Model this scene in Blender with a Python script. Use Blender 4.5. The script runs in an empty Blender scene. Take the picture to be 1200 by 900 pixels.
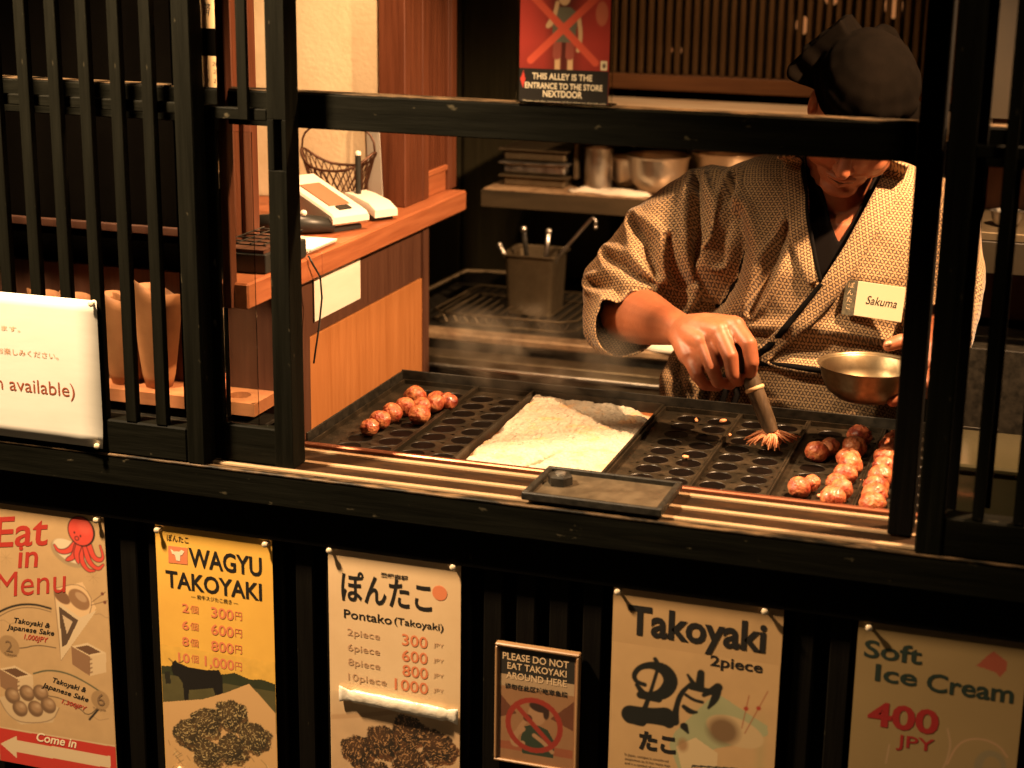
import bpy, bmesh, math, random
import numpy as np
from mathutils import Vector, Matrix
from mathutils.bvhtree import BVHTree
random.seed(7); np.random.seed(7)
S = bpy.context.scene; C = S.collection; PI = math.pi

# ------------------------------------------------------------------ camera
cd = bpy.data.cameras.new('camera'); cam = bpy.data.objects.new('camera', cd); C.objects.link(cam)
S.camera = cam
YAW, PIT, ROL = math.radians(18.11), math.radians(15.51), math.radians(.808)
fw = Vector((-math.sin(YAW)*math.cos(PIT), math.cos(YAW)*math.cos(PIT), -math.sin(PIT)))
r0 = Vector((math.cos(YAW), math.sin(YAW), 0)); u0 = r0.cross(fw)
rr = math.cos(ROL)*r0 + math.sin(ROL)*u0; uu = -math.sin(ROL)*r0 + math.cos(ROL)*u0
m = Matrix((rr, uu, -fw)).transposed().to_4x4(); m.translation = Vector((0, -2.3, 1.6)); cam.matrix_world = m
cd.sensor_width = 36; cd.lens = 1997/1200*36; cd.clip_start = .05; cd.clip_end = 200
cd.dof.use_dof = True; cd.dof.focus_distance = 2.88; cd.dof.aperture_fstop = 3.0
# ------------------------------------------------------------------ world, night sky
w = bpy.data.worlds.new('World'); S.world = w; w.use_nodes = True
nt = w.node_tree; bg = nt.nodes['Background']; sky = nt.nodes.new('ShaderNodeTexSky')
sky.sky_type = 'NISHITA'; sky.sun_disc = False; sky.sun_elevation = math.radians(3); sky.sun_rotation = math.radians(200)
nt.links.new(sky.outputs[0], bg.inputs[0]); bg.inputs[1].default_value = .0003
S.view_settings.view_transform = 'Standard'; S.view_settings.look = 'None'; S.view_settings.exposure = 0
# ------------------------------------------------------------------ lamps (the fixtures that carry them are built further down)
def spot(name, loc, tgt, power, col, angle, blend=.5, size=.04):
    l = bpy.data.lights.new(name, 'SPOT'); l.energy = power; l.color = col; l.spot_size = math.radians(angle); l.spot_blend = blend; l.shadow_soft_size = size
    o = bpy.data.objects.new(name, l); C.objects.link(o); o.location = loc
    o.rotation_euler = (Vector(tgt)-Vector(loc)).to_track_quat('-Z', 'Y').to_euler(); return o
WARM = (1, .60, .31); EXT = (1, .70, .41)
LAMPS = [  # loc, target, power, colour, angle, size
    ('key', (.18, .35, 1.93), (-.44, .58, .93), 290, WARM, 92, .022),
    ('counter', (-1.02, .34, 1.98), (-1.42, .62, 1.0), 82, WARM, 80, .035),
    ('kitchen', (-.78, 1.58, 1.95), (-.82, 1.60, 1.0), 13, WARM, 96, .05),
    ('street_a', (-1.75, -.52, 2.25), (-1.25, -.02, .70), 640, EXT, 72, .08),
    ('street_b', (.35, -.50, 2.25), (-.4, -.02, .7), 30, EXT, 95, .08),
]
for n, lo, tg, pw, co, an, si in LAMPS: spot(n+'_lamp_light', lo, tg, pw, co, an, .6, si)

# ------------------------------------------------------------------ materials
MATS = {}
def mat(name, col, rough=.5, metal=0., col2=None, nscale=30., stretch=(1, 1, 1), bump=0., bscale=None, coat=0., spec=.5, vcol=None, lo=.35, hi=.65, trans=0., sss=0., rough2=None, obj_coord=True):
    if name in MATS: return MATS[name]
    M_ = bpy.data.materials.new(name); M_.use_nodes = True; t = M_.node_tree; b = t.nodes['Principled BSDF']
    b.inputs['Base Color'].default_value = (*col, 1); b.inputs['Roughness'].default_value = rough; b.inputs['Metallic'].default_value = metal
    b.inputs['Specular IOR Level'].default_value = spec; b.inputs['Coat Weight'].default_value = coat; b.inputs['Coat Roughness'].default_value = .15
    b.inputs['Transmission Weight'].default_value = trans
    if sss: b.inputs['Subsurface Weight'].default_value = sss; b.inputs['Subsurface Radius'].default_value = (.012, .004, .002); b.inputs['Subsurface Scale'].default_value = 1
    N = t.nodes.new; L = t.links.new
    if col2 or bump or rough2:
        tc = N('ShaderNodeTexCoord'); mp = N('ShaderNodeMapping'); mp.inputs['Scale'].default_value = stretch; L(tc.outputs['Object'], mp.inputs[0])
        n = N('ShaderNodeTexNoise'); n.inputs['Scale'].default_value = nscale; n.inputs['Detail'].default_value = 6; n.inputs['Roughness'].default_value = .62; L(mp.outputs[0], n.inputs[0])
        rp = N('ShaderNodeMapRange'); rp.inputs[1].default_value = lo; rp.inputs[2].default_value = hi; L(n.outputs[0], rp.inputs[0])
        if col2:
            mx = N('ShaderNodeMix'); mx.data_type = 'RGBA'; mx.inputs[6].default_value = (*col, 1); mx.inputs[7].default_value = (*col2, 1); L(rp.outputs[0], mx.inputs[0]); L(mx.outputs[2], b.inputs['Base Color'])
        if rough2 is not None:
            rm = N('ShaderNodeMapRange'); rm.inputs[3].default_value = rough; rm.inputs[4].default_value = rough2; L(rp.outputs[0], rm.inputs[0]); L(rm.outputs[0], b.inputs['Roughness'])
        if bump:
            n2 = n
            if bscale: n2 = N('ShaderNodeTexNoise'); n2.inputs['Scale'].default_value = bscale; n2.inputs['Detail'].default_value = 5; L(mp.outputs[0], n2.inputs[0])
            bp = N('ShaderNodeBump'); bp.inputs['Strength'].default_value = bump; bp.inputs['Distance'].default_value = .004; L(n2.outputs[0], bp.inputs['Height']); L(bp.outputs[0], b.inputs['Normal'])
    if vcol:
        a = N('ShaderNodeAttribute'); a.attribute_name = vcol; L(a.outputs[0], b.inputs['Base Color'])
    MATS[name] = M_; return M_
def wood(name, c1, c2, axis, rough=.55, bump=.35, sc=14, spec=.3, specks=0.):
    st = {'x': (.06, 1, 1), 'y': (1, .06, 1), 'z': (1, 1, .05)}[axis]
    new = name not in MATS
    m_ = mat(name, c1, rough, 0, c2, sc*6, st, bump, lo=.3, hi=.72, rough2=min(1, rough+.2), spec=spec)
    if specks and new:   # chips and scuffs where the stain has worn through
        t = m_.node_tree; b = t.nodes['Principled BSDF']; old = b.inputs['Base Color'].links[0].from_socket; tc = t.nodes.new('ShaderNodeTexCoord'); prev = old
        for sc_, th, st2 in ((70, .705, .45), (9, .66, .12)):
            mp = t.nodes.new('ShaderNodeMapping'); mp.inputs['Scale'].default_value = tuple(st2 if s_ < 1 else 1 for s_ in st); t.links.new(tc.outputs['Object'], mp.inputs[0])
            n = t.nodes.new('ShaderNodeTexNoise'); n.inputs['Scale'].default_value = sc_; n.inputs['Detail'].default_value = 3; t.links.new(mp.outputs[0], n.inputs[0])
            r_ = t.nodes.new('ShaderNodeMapRange'); r_.inputs[1].default_value = th; r_.inputs[2].default_value = th+.05; r_.inputs[4].default_value = specks if sc_ > 20 else specks*.3; t.links.new(n.outputs[0], r_.inputs[0])
            mx = t.nodes.new('ShaderNodeMix'); mx.data_type = 'RGBA'; t.links.new(r_.outputs[0], mx.inputs[0]); t.links.new(prev, mx.inputs[6]); mx.inputs[7].default_value = (.06, .05, .03, 1); prev = mx.outputs[2]
        t.links.new(prev, b.inputs['Base Color'])
    return m_
dwx = wood('dark_wood_x', (.0026, .0026, .0017), (.0062, .0060, .0038), 'x', .5, spec=.035, specks=.8)
dwz = wood('dark_wood_z', (.0026, .0026, .0017), (.0064, .0062, .0040), 'z', .5, spec=.035, specks=.8)
black_wood = wood('black_wood', (.002, .0018, .0015), (.005, .004, .003), 'z', .7, spec=.05)
board_wood = wood('slat_wood', (.0028, .0022, .0016), (.0055, .0045, .003), 'z', .65, spec=.05, specks=.5)
worn = mat('worn_lit_wood', (.13, .08, .04), .5, 0, (.010, .008, .005), 60, (.25, 1, 1), .4, lo=.36, hi=.56, spec=.1)
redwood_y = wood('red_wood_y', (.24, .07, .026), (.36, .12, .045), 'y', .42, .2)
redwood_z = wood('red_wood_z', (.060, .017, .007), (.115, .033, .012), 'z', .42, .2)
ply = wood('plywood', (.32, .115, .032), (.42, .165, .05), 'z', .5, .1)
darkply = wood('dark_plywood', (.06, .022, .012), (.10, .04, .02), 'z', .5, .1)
plaster = mat('plaster', (.70, .57, .37), .85, 0, (.60, .47, .29), 9, (1, 1, 1), .25, 120)
steel = mat('steel', (.62, .58, .52), .28, 1., None, 40, (1, 1, 1), .05, rough2=.45)
track_steel = mat('track_steel', (.66, .46, .27), .24, .5, (.50, .32, .17), 30, (.15, 1, 1), .04, rough2=.34, lo=.5, hi=.8)
copper = mat('copper_lip', (.50, .20, .11), .38, 1., (.25, .09, .05), 40, (.2, 1, 1), .1, rough2=.55)
iron = mat('cast_iron', (.014, .011, .007), .34, 0, (.045, .030, .016), 35, (1, 1, 1), .18, 220, lo=.45, hi=.8, rough2=.55, spec=.28)
iron_pit = mat('cast_iron_pit', (.003, .002, .0015), .45, 0, (.008, .004, .003), 90, (1, 1, 1), .1, lo=.5, hi=.8, spec=.06)
blackm = mat('black_enamel', (.010, .009, .007), .42, 0, (.024, .020, .014), 70, (1, 1, 1), .15, rough2=.6, spec=.22)
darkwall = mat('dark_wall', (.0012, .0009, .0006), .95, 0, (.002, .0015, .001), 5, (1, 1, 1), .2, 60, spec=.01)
glassm = mat('window_glass', (.9, .95, .9), .0, 0, trans=1.); 
for l_ in [glassm]:
    b_ = l_.node_tree.nodes['Principled BSDF']; b_.inputs['IOR'].default_value = 1.45
paper = mat('white_paper', (.80, .74, .62), .6, 0, (.72, .66, .54), 4, (1, 1, 6), .06, 8)

# ------------------------------------------------------------------ mesh helpers
class MB:
    def __init__(s): s.v = []; s.f = []; s.mi = []; s.cur = 0
    def add(s, vs, fs):
        n = len(s.v); s.v += [tuple(map(float, p)) for p in vs]; s.f += [tuple(i+n for i in f) for f in fs]; s.mi += [s.cur]*len(fs); return s
    def box(s, x0, y0, z0, x1, y1, z1, M=None, b=0.):
        if x0 > x1: x0, x1 = x1, x0
        if y0 > y1: y0, y1 = y1, y0
        if z0 > z1: z0, z1 = z1, z0
        if b > 0:
            b = min(b, (x1-x0)*.3, (y1-y0)*.3, (z1-z0)*.3)
            bm = bmesh.new(); bmesh.ops.create_cube(bm, size=1)
            for v in bm.verts: v.co = Vector(((x0+x1)/2+v.co.x*(x1-x0), (y0+y1)/2+v.co.y*(y1-y0), (z0+z1)/2+v.co.z*(z1-z0)))
            bmesh.ops.bevel(bm, geom=bm.edges[:], offset=b, segments=1, affect='EDGES'); bm.verts.index_update()
            vs = [v.co.copy() for v in bm.verts]; fs = [tuple(v.index for v in f.verts) for f in bm.faces]; bm.free()
        else:
            vs = [Vector(p) for p in ((x0, y0, z0), (x1, y0, z0), (x1, y1, z0), (x0, y1, z0), (x0, y0, z1), (x1, y0, z1), (x1, y1, z1), (x0, y1, z1))]
            fs = [(0, 3, 2, 1), (4, 5, 6, 7), (0, 1, 5, 4), (1, 2, 6, 5), (2, 3, 7, 6), (3, 0, 4, 7)]
        if M: vs = [M @ p for p in vs]
        return s.add(vs, fs)
    def tube(s, pts, rad, n=8, cap=True, flat=1.0, closed=False):
        pts = [Vector(p) for p in pts]; k = len(pts)
        rad = [rad]*k if isinstance(rad, (int, float)) else rad
        vs = []; up = None
        for i, p in enumerate(pts):
            a = pts[(i-1) % k] if closed else pts[max(i-1, 0)]; c_ = pts[(i+1) % k] if closed else pts[min(i+1, k-1)]
            d = (c_-a).normalized()
            if up is None: up = d.orthogonal().normalized()
            up = (up - d*up.dot(d)); up = up.normalized() if up.length > 1e-6 else d.orthogonal().normalized()
            sd = d.cross(up)
            for j in range(n):
                t = 2*PI*j/n; vs.append(p+(up*math.cos(t)+sd*math.sin(t)*flat)*rad[i])
        fs = []
        for i in range(k if closed else k-1):
            for j in range(n):
                a, b_ = i*n+j, i*n+(j+1) % n; c_, d_ = ((i+1) % k)*n+(j+1) % n, ((i+1) % k)*n+j; fs.append((a, b_, c_, d_))
        if cap and not closed: fs.append(tuple(range(n-1, -1, -1))); fs.append(tuple((k-1)*n+j for j in range(n)))
        return s.add(vs, fs)
    def capsule(s, pts, rad, n=12):
        """tube with round ends, for remeshing"""
        pts = [Vector(p) for p in pts]; rad = [rad]*len(pts) if isinstance(rad, (int, float)) else list(rad)
        d0 = (pts[0]-pts[1]).normalized(); d1 = (pts[-1]-pts[-2]).normalized(); P_ = []; R_ = []
        for t in (.999, .85, .5): P_.append(pts[0]+d0*rad[0]*t); R_.append(rad[0]*max(.05, math.sqrt(1-t*t)))
        P_ += pts; R_ += rad
        for t in (.5, .85, .999): P_.append(pts[-1]+d1*rad[-1]*t); R_.append(rad[-1]*max(.05, math.sqrt(1-t*t)))
        return s.tube(P_, R_, n)
    def lathe(s, prof, c, n=24, M=None, close=False):
        vs = []; k = len(prof)
        for r_, z_ in prof:
            for j in range(n): t = 2*PI*j/n; vs.append(Vector((r_*math.cos(t), r_*math.sin(t), z_)))
        vs = [(M @ p if M else p)+Vector(c) for p in vs]; fs = []
        for i in range(k-1):
            for j in range(n): fs.append((i*n+j, i*n+(j+1) % n, (i+1)*n+(j+1) % n, (i+1)*n+j))
        if close: fs.append(tuple(range(n-1, -1, -1))); fs.append(tuple((k-1)*n+j for j in range(n)))
        return s.add(vs, fs)
    def ellip(s, c, rx, ry, rz, M=None, n=16, m_=10):
        prof = [(max(1e-4, math.sin(PI*i/m_)), -math.cos(PI*i/m_)) for i in range(m_+1)]
        D = Matrix.Diagonal((rx, ry, rz)); D = (M @ D) if M else D
        return s.lathe(prof, c, n, D)
    def loft(s, rings, cap=True):
        n = len(rings[0]); vs = [p for r_ in rings for p in r_]; fs = []
        for i in range(len(rings)-1):
            for j in range(n): fs.append((i*n+j, i*n+(j+1) % n, (i+1)*n+(j+1) % n, (i+1)*n+j))
        if cap: fs.append(tuple(range(n-1, -1, -1))); fs.append(tuple((len(rings)-1)*n+j for j in range(n)))
        return s.add(vs, fs)
    def poly(s, pts, y0, y1):
        """prism of an (x,z) outline between two depths"""
        n = len(pts); vs = [(x, y0, z) for x, z in pts]+[(x, y1, z) for x, z in pts]
        return s.add(vs, [tuple(range(n)), tuple(range(2*n-1, n-1, -1))]+[(i, (i+1) % n, n+(i+1) % n, n+i) for i in range(n)])
def wloc(p):
    v = Vector((0, 0, 0))
    while p is not None: v += p.location; p = p.parent
    return v
def build(name, mb, mats, parent=None, smooth=False, kind=None, label=None, cat=None, group=None, sharp=None):
    me = bpy.data.meshes.new(name); o_ = wloc(parent) if parent else Vector((0, 0, 0))
    vs = [(a-o_.x, b-o_.y, c-o_.z) for a, b, c in mb.v]
    me.from_pydata(vs, [], mb.f); mats = mats if isinstance(mats, (list, tuple)) else [mats]
    for q in mats: me.materials.append(q)
    if len(mats) > 1: me.polygons.foreach_set('material_index', mb.mi)
    if smooth: me.polygons.foreach_set('use_smooth', [True]*len(me.polygons))
    me.update(); ob = bpy.data.objects.new(name, me); C.objects.link(ob)
    if smooth and sharp: me.set_sharp_from_angle(angle=math.radians(sharp))
    if parent: ob.parent = parent
    if kind: ob['kind'] = kind
    if label: ob['label'] = label
    if cat: ob['category'] = cat
    if group: ob['group'] = group
    return ob
def thing(name, label, cat, loc=(0, 0, 0), group=None):
    ob = bpy.data.objects.new(name, None); C.objects.link(ob); ob.location = loc; ob['label'] = label; ob['category'] = cat
    if group: ob['group'] = group
    return ob
def part(name, parent, mats, *boxes, b=.0015, **k):
    mb = MB()
    for bx in boxes: mb.box(*bx, b=b)
    return build(name, mb, mats, parent, **k)
def copy_tree(o, d, parent=None):
    c = o.copy(); C.objects.link(c); c.parent = parent
    if parent is None: c.location = o.location+Vector(d)
    for ch in o.children: copy_tree(ch, d, c)
    return c

# ------------------------------------------------------------------ setting
mb = MB(); mb.box(-12, -14, -.2, 12, 0, 0); build('street', mb, mat('asphalt', (.05, .048, .045), .8, 0, (.035, .034, .03), 60, (1, 1, 1), .5), kind='structure')
mb = MB(); mb.box(-2.6, 0.08, -.2, 1.3, 2.1, .03); build('floor', mb, mat('kitchen_floor', (.10, .08, .06), .5, 0, (.07, .05, .04), 8, bump=.1), kind='structure')
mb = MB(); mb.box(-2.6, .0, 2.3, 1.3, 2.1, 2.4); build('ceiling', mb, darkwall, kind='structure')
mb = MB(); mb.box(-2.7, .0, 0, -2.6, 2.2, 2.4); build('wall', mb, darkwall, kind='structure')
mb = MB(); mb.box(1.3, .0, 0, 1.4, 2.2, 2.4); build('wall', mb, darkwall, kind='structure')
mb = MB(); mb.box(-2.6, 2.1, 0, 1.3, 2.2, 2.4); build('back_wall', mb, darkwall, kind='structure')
mb = MB(); mb.box(-2.7, -.01, 1.95, 1.4, .12, 2.9, b=.004); build('wall', mb, dwx, kind='structure')

# shop front: sill beam
t = thing('sill_beam', 'heavy dark wooden sill beam running under the serving window above the posters', 'sill', (-.7, .08, .69))
part('beam', t, dwx, (-2.7, 0, .689, 1.4, .05, .7385), (-2.7, .05, .66, 1.4, .168, .7365))
part('worn_edge', t, worn, (-2.7, -.001, .7385, 1.4, .012, .7425), b=.002)
part('header', t, board_wood, (-2.7, .024, .62, 1.4, .05, .6885))
tr = build('track_bed', MB().box(-1.26, .012, .7366, -.10, .152, .7402), mat('track_bed', (.012, .007, .004), .6, 0, (.030, .014, .006), 70, (.3, 1, 1), .2, spec=.06), t)
for y in (.026, .076, .134):
    q = MB(); q.loft([[(x, y-.0052, .740), (x, y-.0047, .7430), (x, y-.0036, .7436), (x, y+.0036, .7436), (x, y+.0047, .7430), (x, y+.0052, .740)][::-1] for x in (-1.262, -.10)]); build('track_rail', q, track_steel, t, smooth=True, sharp=50)

# panelled wall below the sill: every batten is a piece
t = thing('panelled_base', 'dark base wall of upright battens below the sill, behind the posters', 'wall', (-.7, .07, 0))
part('backing_board', t, black_wood, (-2.7, .062, .0, 1.4, .078, .659))
x = -2.69; i = 0
me0 = None
while x < 1.38:
    if me0 is None:
        ob = part('batten', t, board_wood, (x, .040, .0, x+.031, .0615, .6195), b=.002); me0 = ob; bx = x
    else:
        ob = me0.copy(); C.objects.link(ob); ob.location.x = me0.location.x+(x-bx); ob.parent = t
    x += .0538
# left lattice
t = thing('lattice_window', 'left lattice window of thin upright dark bars beside the thick post', 'lattice window', (-1.9, .02, .742))
part('bottom_rail', t, dwx, (-2.65, .002, .7428, -1.2965, .04, .800), b=.003)
nuki = part('cross_rail', t, dwx, (-2.65, .0205, 1.2955, -1.2965, .031, 1.3125))
bm0 = part('bar', t, dwz, (-1.4055, .002, .8003, -1.3865, .0165, 1.949), b=.001); bm0.location.x -= 0
for k in range(-1, 22):
    if k == 0: continue
    c_ = bm0.copy(); C.objects.link(c_); c_.parent = t; c_.location.x = bm0.location.x-.0545*k
t = thing('window_post', 'thick dark post left of the narrow gap, scuffed pale along its edge', 'post', (-1.28, .02, .742))
part('shaft', t, dwz, (-1.2955, 0, .7427, -1.2645, .038, 1.949), b=.002)
part('stile', t, dwz, (-1.268, .0395, .7427, -1.2495, .056, 1.309), b=.001)
t = thing('narrow_side_window', 'narrow glazed gap between the thick post and the slotted post', 'window', (-1.2, .05, .742))
part('bottom_rail', t, dwx, (-1.2493, .036, .7427, -1.1563, .058, .8035), b=.002)
part('cross_rail', t, dwx, (-1.2493, .030, 1.290, -1.1563, .046, 1.308))
part('bar', t, dwz, (-1.2005, .022, 1.291, -1.1830, .0295, 1.949))
build('glass_pane', MB().box(-1.2485, .047, .804, -1.1915, .0495, 1.27), glassm, t)
t = thing('slotted_post', 'dark post at the left end of the serving window, slotted near the rail', 'post', (-1.14, .05, .742))
part('shaft', t, dwz, (-1.156, .030, .7427, -1.1245, .075, 1.2165), (-1.156, .030, 1.2935, -1.1245, .075, 1.949), (-1.156, .030, 1.2165, -1.1450, .075, 1.2935), (-1.1320, .030, 1.2165, -1.1245, .075, 1.2935), b=.0008)
# main rail
t = thing('window_rail', 'long dark horizontal rail crossing the serving window above the cook', 'rail', (-.7, .08, 1.3))
part('beam', t, dwx, (-2.65, .0765, 1.2765, -.205, .112, 1.329), (-.1625, .0765, 1.2765, 1.35, .112, 1.329), b=.0015)
part('top_strip', t, worn, (-2.65, .079, 1.3292, -.205, .1105, 1.3312), (-.1625, .079, 1.3292, 1.35, .1105, 1.3312), b=.0008)  # paler strip puts the inside light along the rail top into the colour
# right posts
t = thing('shaded_post', 'flat post blackened for shade at the right end of the serving window', 'post', (-.185, .08, .742))
part('shaft', t, black_wood, (-.2015, .062, .7427, -.1665, .1125, 1.949), b=.002)  # shade on this unlit post is put into its black colour
t = thing('right_window_post', 'wide green-brown post just right of the flat black post', 'post', (-.14, .02, .742))
part('shaft', t, dwz, (-.1575, 0, .7427, -.1215, .032, 1.949), b=.002)
t = thing('lattice_window', 'right lattice window of dark bars at the right edge of the shop front', 'lattice window', (.5, .02, .742))
part('bottom_rail', t, dwx, (-.1213, .002, .7428, 1.3, .04, .800), b=.003)
part('cross_rail', t, dwx, (-.1213, .0205, 1.2955, 1.3, .031, 1.3125))
part('rear_stile', t, black_wood, (-.124, .058, .7428, -.109, .0755, 1.949))
bm0 = part('bar', t, dwz, (-.0845, .002, .8003, -.0685, .0165, 1.949), b=.001)
for k in range(1, 24):
    c_ = bm0.copy(); C.objects.link(c_); c_.parent = t; c_.location.x = bm0.location.x+.0545*k
bm1 = part('rear_bar', t, black_wood, (-.0775, .058, .8003, -.0625, .0755, 1.949), b=.001)

# ------------------------------------------------------------------ interior left: counter partition
t = thing('pay_counter', 'red-brown wooden counter with a plywood side at the left of the kitchen', 'counter', (-1.4, .6, 0))
part('counter_top', t, redwood_y, (-1.31, .08, .983, -1.22, .36, 1.025), (-1.95, .3601, .983, -1.22, 1.10, 1.025), b=.003)
part('side_panel', t, ply, (-1.27, .36, .10, -1.25, .915, .868), b=.001)
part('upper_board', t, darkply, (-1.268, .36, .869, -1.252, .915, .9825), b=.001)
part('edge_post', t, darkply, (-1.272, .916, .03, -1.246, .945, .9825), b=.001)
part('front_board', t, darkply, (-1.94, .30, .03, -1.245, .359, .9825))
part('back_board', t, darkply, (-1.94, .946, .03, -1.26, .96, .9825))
build('notice_card', MB().box(-1.2495, .3865, .893, -1.248, .591, .974), paper, t)
t = thing('partition_wall', 'cream plaster wall behind the payment counter', 'wall', (-1.8, .9, 0))
part('plaster_face', t, plaster, (-2.6, .865, 1.026, -1.3135, .93, 2.3), b=0)
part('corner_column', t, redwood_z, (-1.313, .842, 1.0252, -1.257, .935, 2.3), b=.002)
t = thing('lattice_screen', 'red-brown framed lattice screen standing on the far end of the counter', 'screen', (-1.26, 1.0, 1.02))
part('bottom_panel', t, redwood_y, (-1.272, .9705, 1.0252, -1.262, 1.085, 1.068))
part('bottom_rail', t, redwood_y, (-1.277, .9705, 1.0685, -1.257, 1.085, 1.080))
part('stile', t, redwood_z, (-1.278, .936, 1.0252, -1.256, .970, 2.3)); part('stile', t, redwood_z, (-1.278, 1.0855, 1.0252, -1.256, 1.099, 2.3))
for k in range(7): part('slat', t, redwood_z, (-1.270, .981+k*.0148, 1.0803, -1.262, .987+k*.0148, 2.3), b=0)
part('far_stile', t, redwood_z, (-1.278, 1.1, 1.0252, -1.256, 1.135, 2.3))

# dark board with notes, brown door edge seen through the narrow gap
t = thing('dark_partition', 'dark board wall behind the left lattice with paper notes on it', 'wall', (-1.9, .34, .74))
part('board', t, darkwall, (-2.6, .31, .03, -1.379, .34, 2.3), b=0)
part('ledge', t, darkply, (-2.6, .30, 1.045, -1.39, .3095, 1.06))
t = thing('door_edge', 'brown wooden door edge standing behind the narrow gap', 'door', (-1.34, .33, .98))
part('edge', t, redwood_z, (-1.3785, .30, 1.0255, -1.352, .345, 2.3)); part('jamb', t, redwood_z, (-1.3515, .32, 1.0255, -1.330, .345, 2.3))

# ------------------------------------------------------------------ griddle
t = thing('takoyaki_griddle', 'long black gas griddle of round moulds set into the serving window', 'griddle', (-.64, .36, .5)); GR = t
ZT = .742
q = MB(); q.box(-1.165, .162, .60, -.075, .60, .705, b=.002); build('housing', q, blackm, t)
q = MB(); q.box(-1.166, .1535, .705, -.075, .1645, .7465, b=.002); build('front_lip', q, copper, t)
q = MB(); q.box(-1.166, .5915, .705, -.075, .5945, .762, b=.0008); q.box(-1.166, .166, .705, -1.1625, .5905, .760, b=.0008); build('rim', q, blackm, t)
def plate(x0, x1, cols, ystart, name='mould_plate', rows=8, r=.0212, zt=ZT-.006):
    q = MB(); y0, y1 = .1655, .5905; N_ = 28
    ys = [ystart-.0248+.0496*k for k in range(rows+1)]
    mid = (cols[0]+cols[1])/2; xs = [cols[0]-.0262, mid, cols[1]+.0262]
    for i, cx in enumerate(cols):
        for k in range(rows):
            cy = ystart+.0496*k; ax, bx_, ay, by = xs[i], xs[i+1], ys[k], ys[k+1]; rings = []
            out = []
            for j in range(N_):
                a = 2*PI*j/N_; ca, sa = math.cos(a), math.sin(a)
                tx = ((bx_-cx) if ca > 0 else (cx-ax))/max(abs(ca), 1e-6); ty = ((by-cy) if sa > 0 else (cy-ay))/max(abs(sa), 1e-6); tt = min(tx, ty)
                out.append((cx+ca*tt, cy+sa*tt, zt))
            q.cur = 0
            rg = [out]+[[(cx+math.cos(2*PI*j/N_)*rad, cy+math.sin(2*PI*j/N_)*rad, zt+dz) for j in range(N_)] for rad, dz in ((r+.0012, 0), (r+.0004, .0006), (r-.0006, -.0004))]
            q.loft(rg, cap=False); q.cur = 1
            q.loft([[(cx+math.cos(2*PI*j/N_)*r*math.cos(p), cy+math.sin(2*PI*j/N_)*r*math.cos(p), zt-.02*math.sin(p)) for j in range(N_)] for p in (.03, .3, .6, .9, 1.2, 1.5)], cap=True); q.cur = 0
    for a, b_, c_, d_ in ((x0, y0, xs[0], y1), (xs[2], y0, x1, y1), (xs[0], y0, xs[2], ys[0]), (xs[0], ys[-1], xs[2], y1)):
        q.add([(a, b_, zt), (c_, b_, zt), (c_, d_, zt), (a, d_, zt)], [(0, 1, 2, 3)])
    q.box(x0, y0, zt-.001, x0+.003, y1, zt+.0085); q.box(x1-.003, y0, zt-.001, x1, y1, zt+.0085)
    q.box(x0+.0031, y0, zt-.001, x1-.0031, y0+.003, zt+.0075); q.box(x0+.0031, y1-.003, zt-.001, x1-.0031, y1, zt+.0085)
    q.box(x0+.0005, y0+.0005, zt-.024, x1-.0005, y1-.0005, zt-.0225)
    ob = build(name, q, [iron, iron_pit], t, smooth=True, sharp=40); return ob
PL = [(-1.1605, -1.0145, (-1.1000, -1.0445), .191), (-1.0135, -.906, (-.986, -.9325), .191), (-.6545, -.5165, (-.6015, -.5470), .204), (-.5155, -.3955, (-.4870, -.4305), .207), (-.3945, -.2645, (-.3520, -.2960), .200), (-.2635, -.14, (-.2360, -.1800), .200)]
for p in PL: plate(*p)
q = MB(); x0, x1 = -.905, -.6555
q.box(x0, .1655, .722, x1, .5905, .728); q.box(x0, .1655, .7281, x0+.004, .5905, .748); q.box(x1-.004, .1655, .7281, x1, .5905, .748); q.box(x0+.0041, .1655, .7281, x1-.0041, .1695, .7445); q.box(x0+.0041, .5865, .7281, x1-.0041, .5905, .748)
build('flat_tray', q, iron, t)
# fixtures that hold the lamps
shade_m = mat('lamp_shade', (.03, .03, .028), .4, .6)
bulb = bpy.data.materials.new('bulb'); bulb.use_nodes = True; bb = bulb.node_tree.nodes['Principled BSDF']; bb.inputs['Emission Color'].default_value = (1, .6, .28, 1); bb.inputs['Emission Strength'].default_value = 12
LL = {'key': 'ceiling lamp over the griddle at the right', 'counter': 'ceiling lamp over the payment counter', 'kitchen': 'ceiling lamp over the rear stove', 'street_a': 'wall lamp on the shop front at the left', 'street_b': 'wall lamp on the shop front at the right'}
for n, lo, tg, pw, co, an, si in LAMPS:
    ext = n.startswith('street'); lv = Vector(lo); d = (Vector(tg)-lv).normalized(); R = d.to_track_quat('-Z', 'Y').to_matrix()
    t2 = thing('lamp', 'black '+LL[n], 'lamp', lo)
    q = MB(); q.lathe([(.02, .10), (.045, .09), (.06, .03), (.062, .012), (.058, .012), (.056, .03), (.041, .085), (.018, .095)], lv, 20, R); build('shade', q, shade_m, t2, smooth=True, sharp=40)
    q = MB(); q.ellip(lv+R @ Vector((0, 0, .052)), .026, .026, .030, n=12, m_=8); build('bulb', q, bulb, t2, smooth=True)
    q = MB(); top = lv+R @ Vector((0, 0, .09))
    q.tube([top, (top.x, (-.012 if ext else top.y), max(2.25, top.z+.05) if ext else 2.299)], .008, 8); build('stem', q, shade_m, t2)

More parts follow.
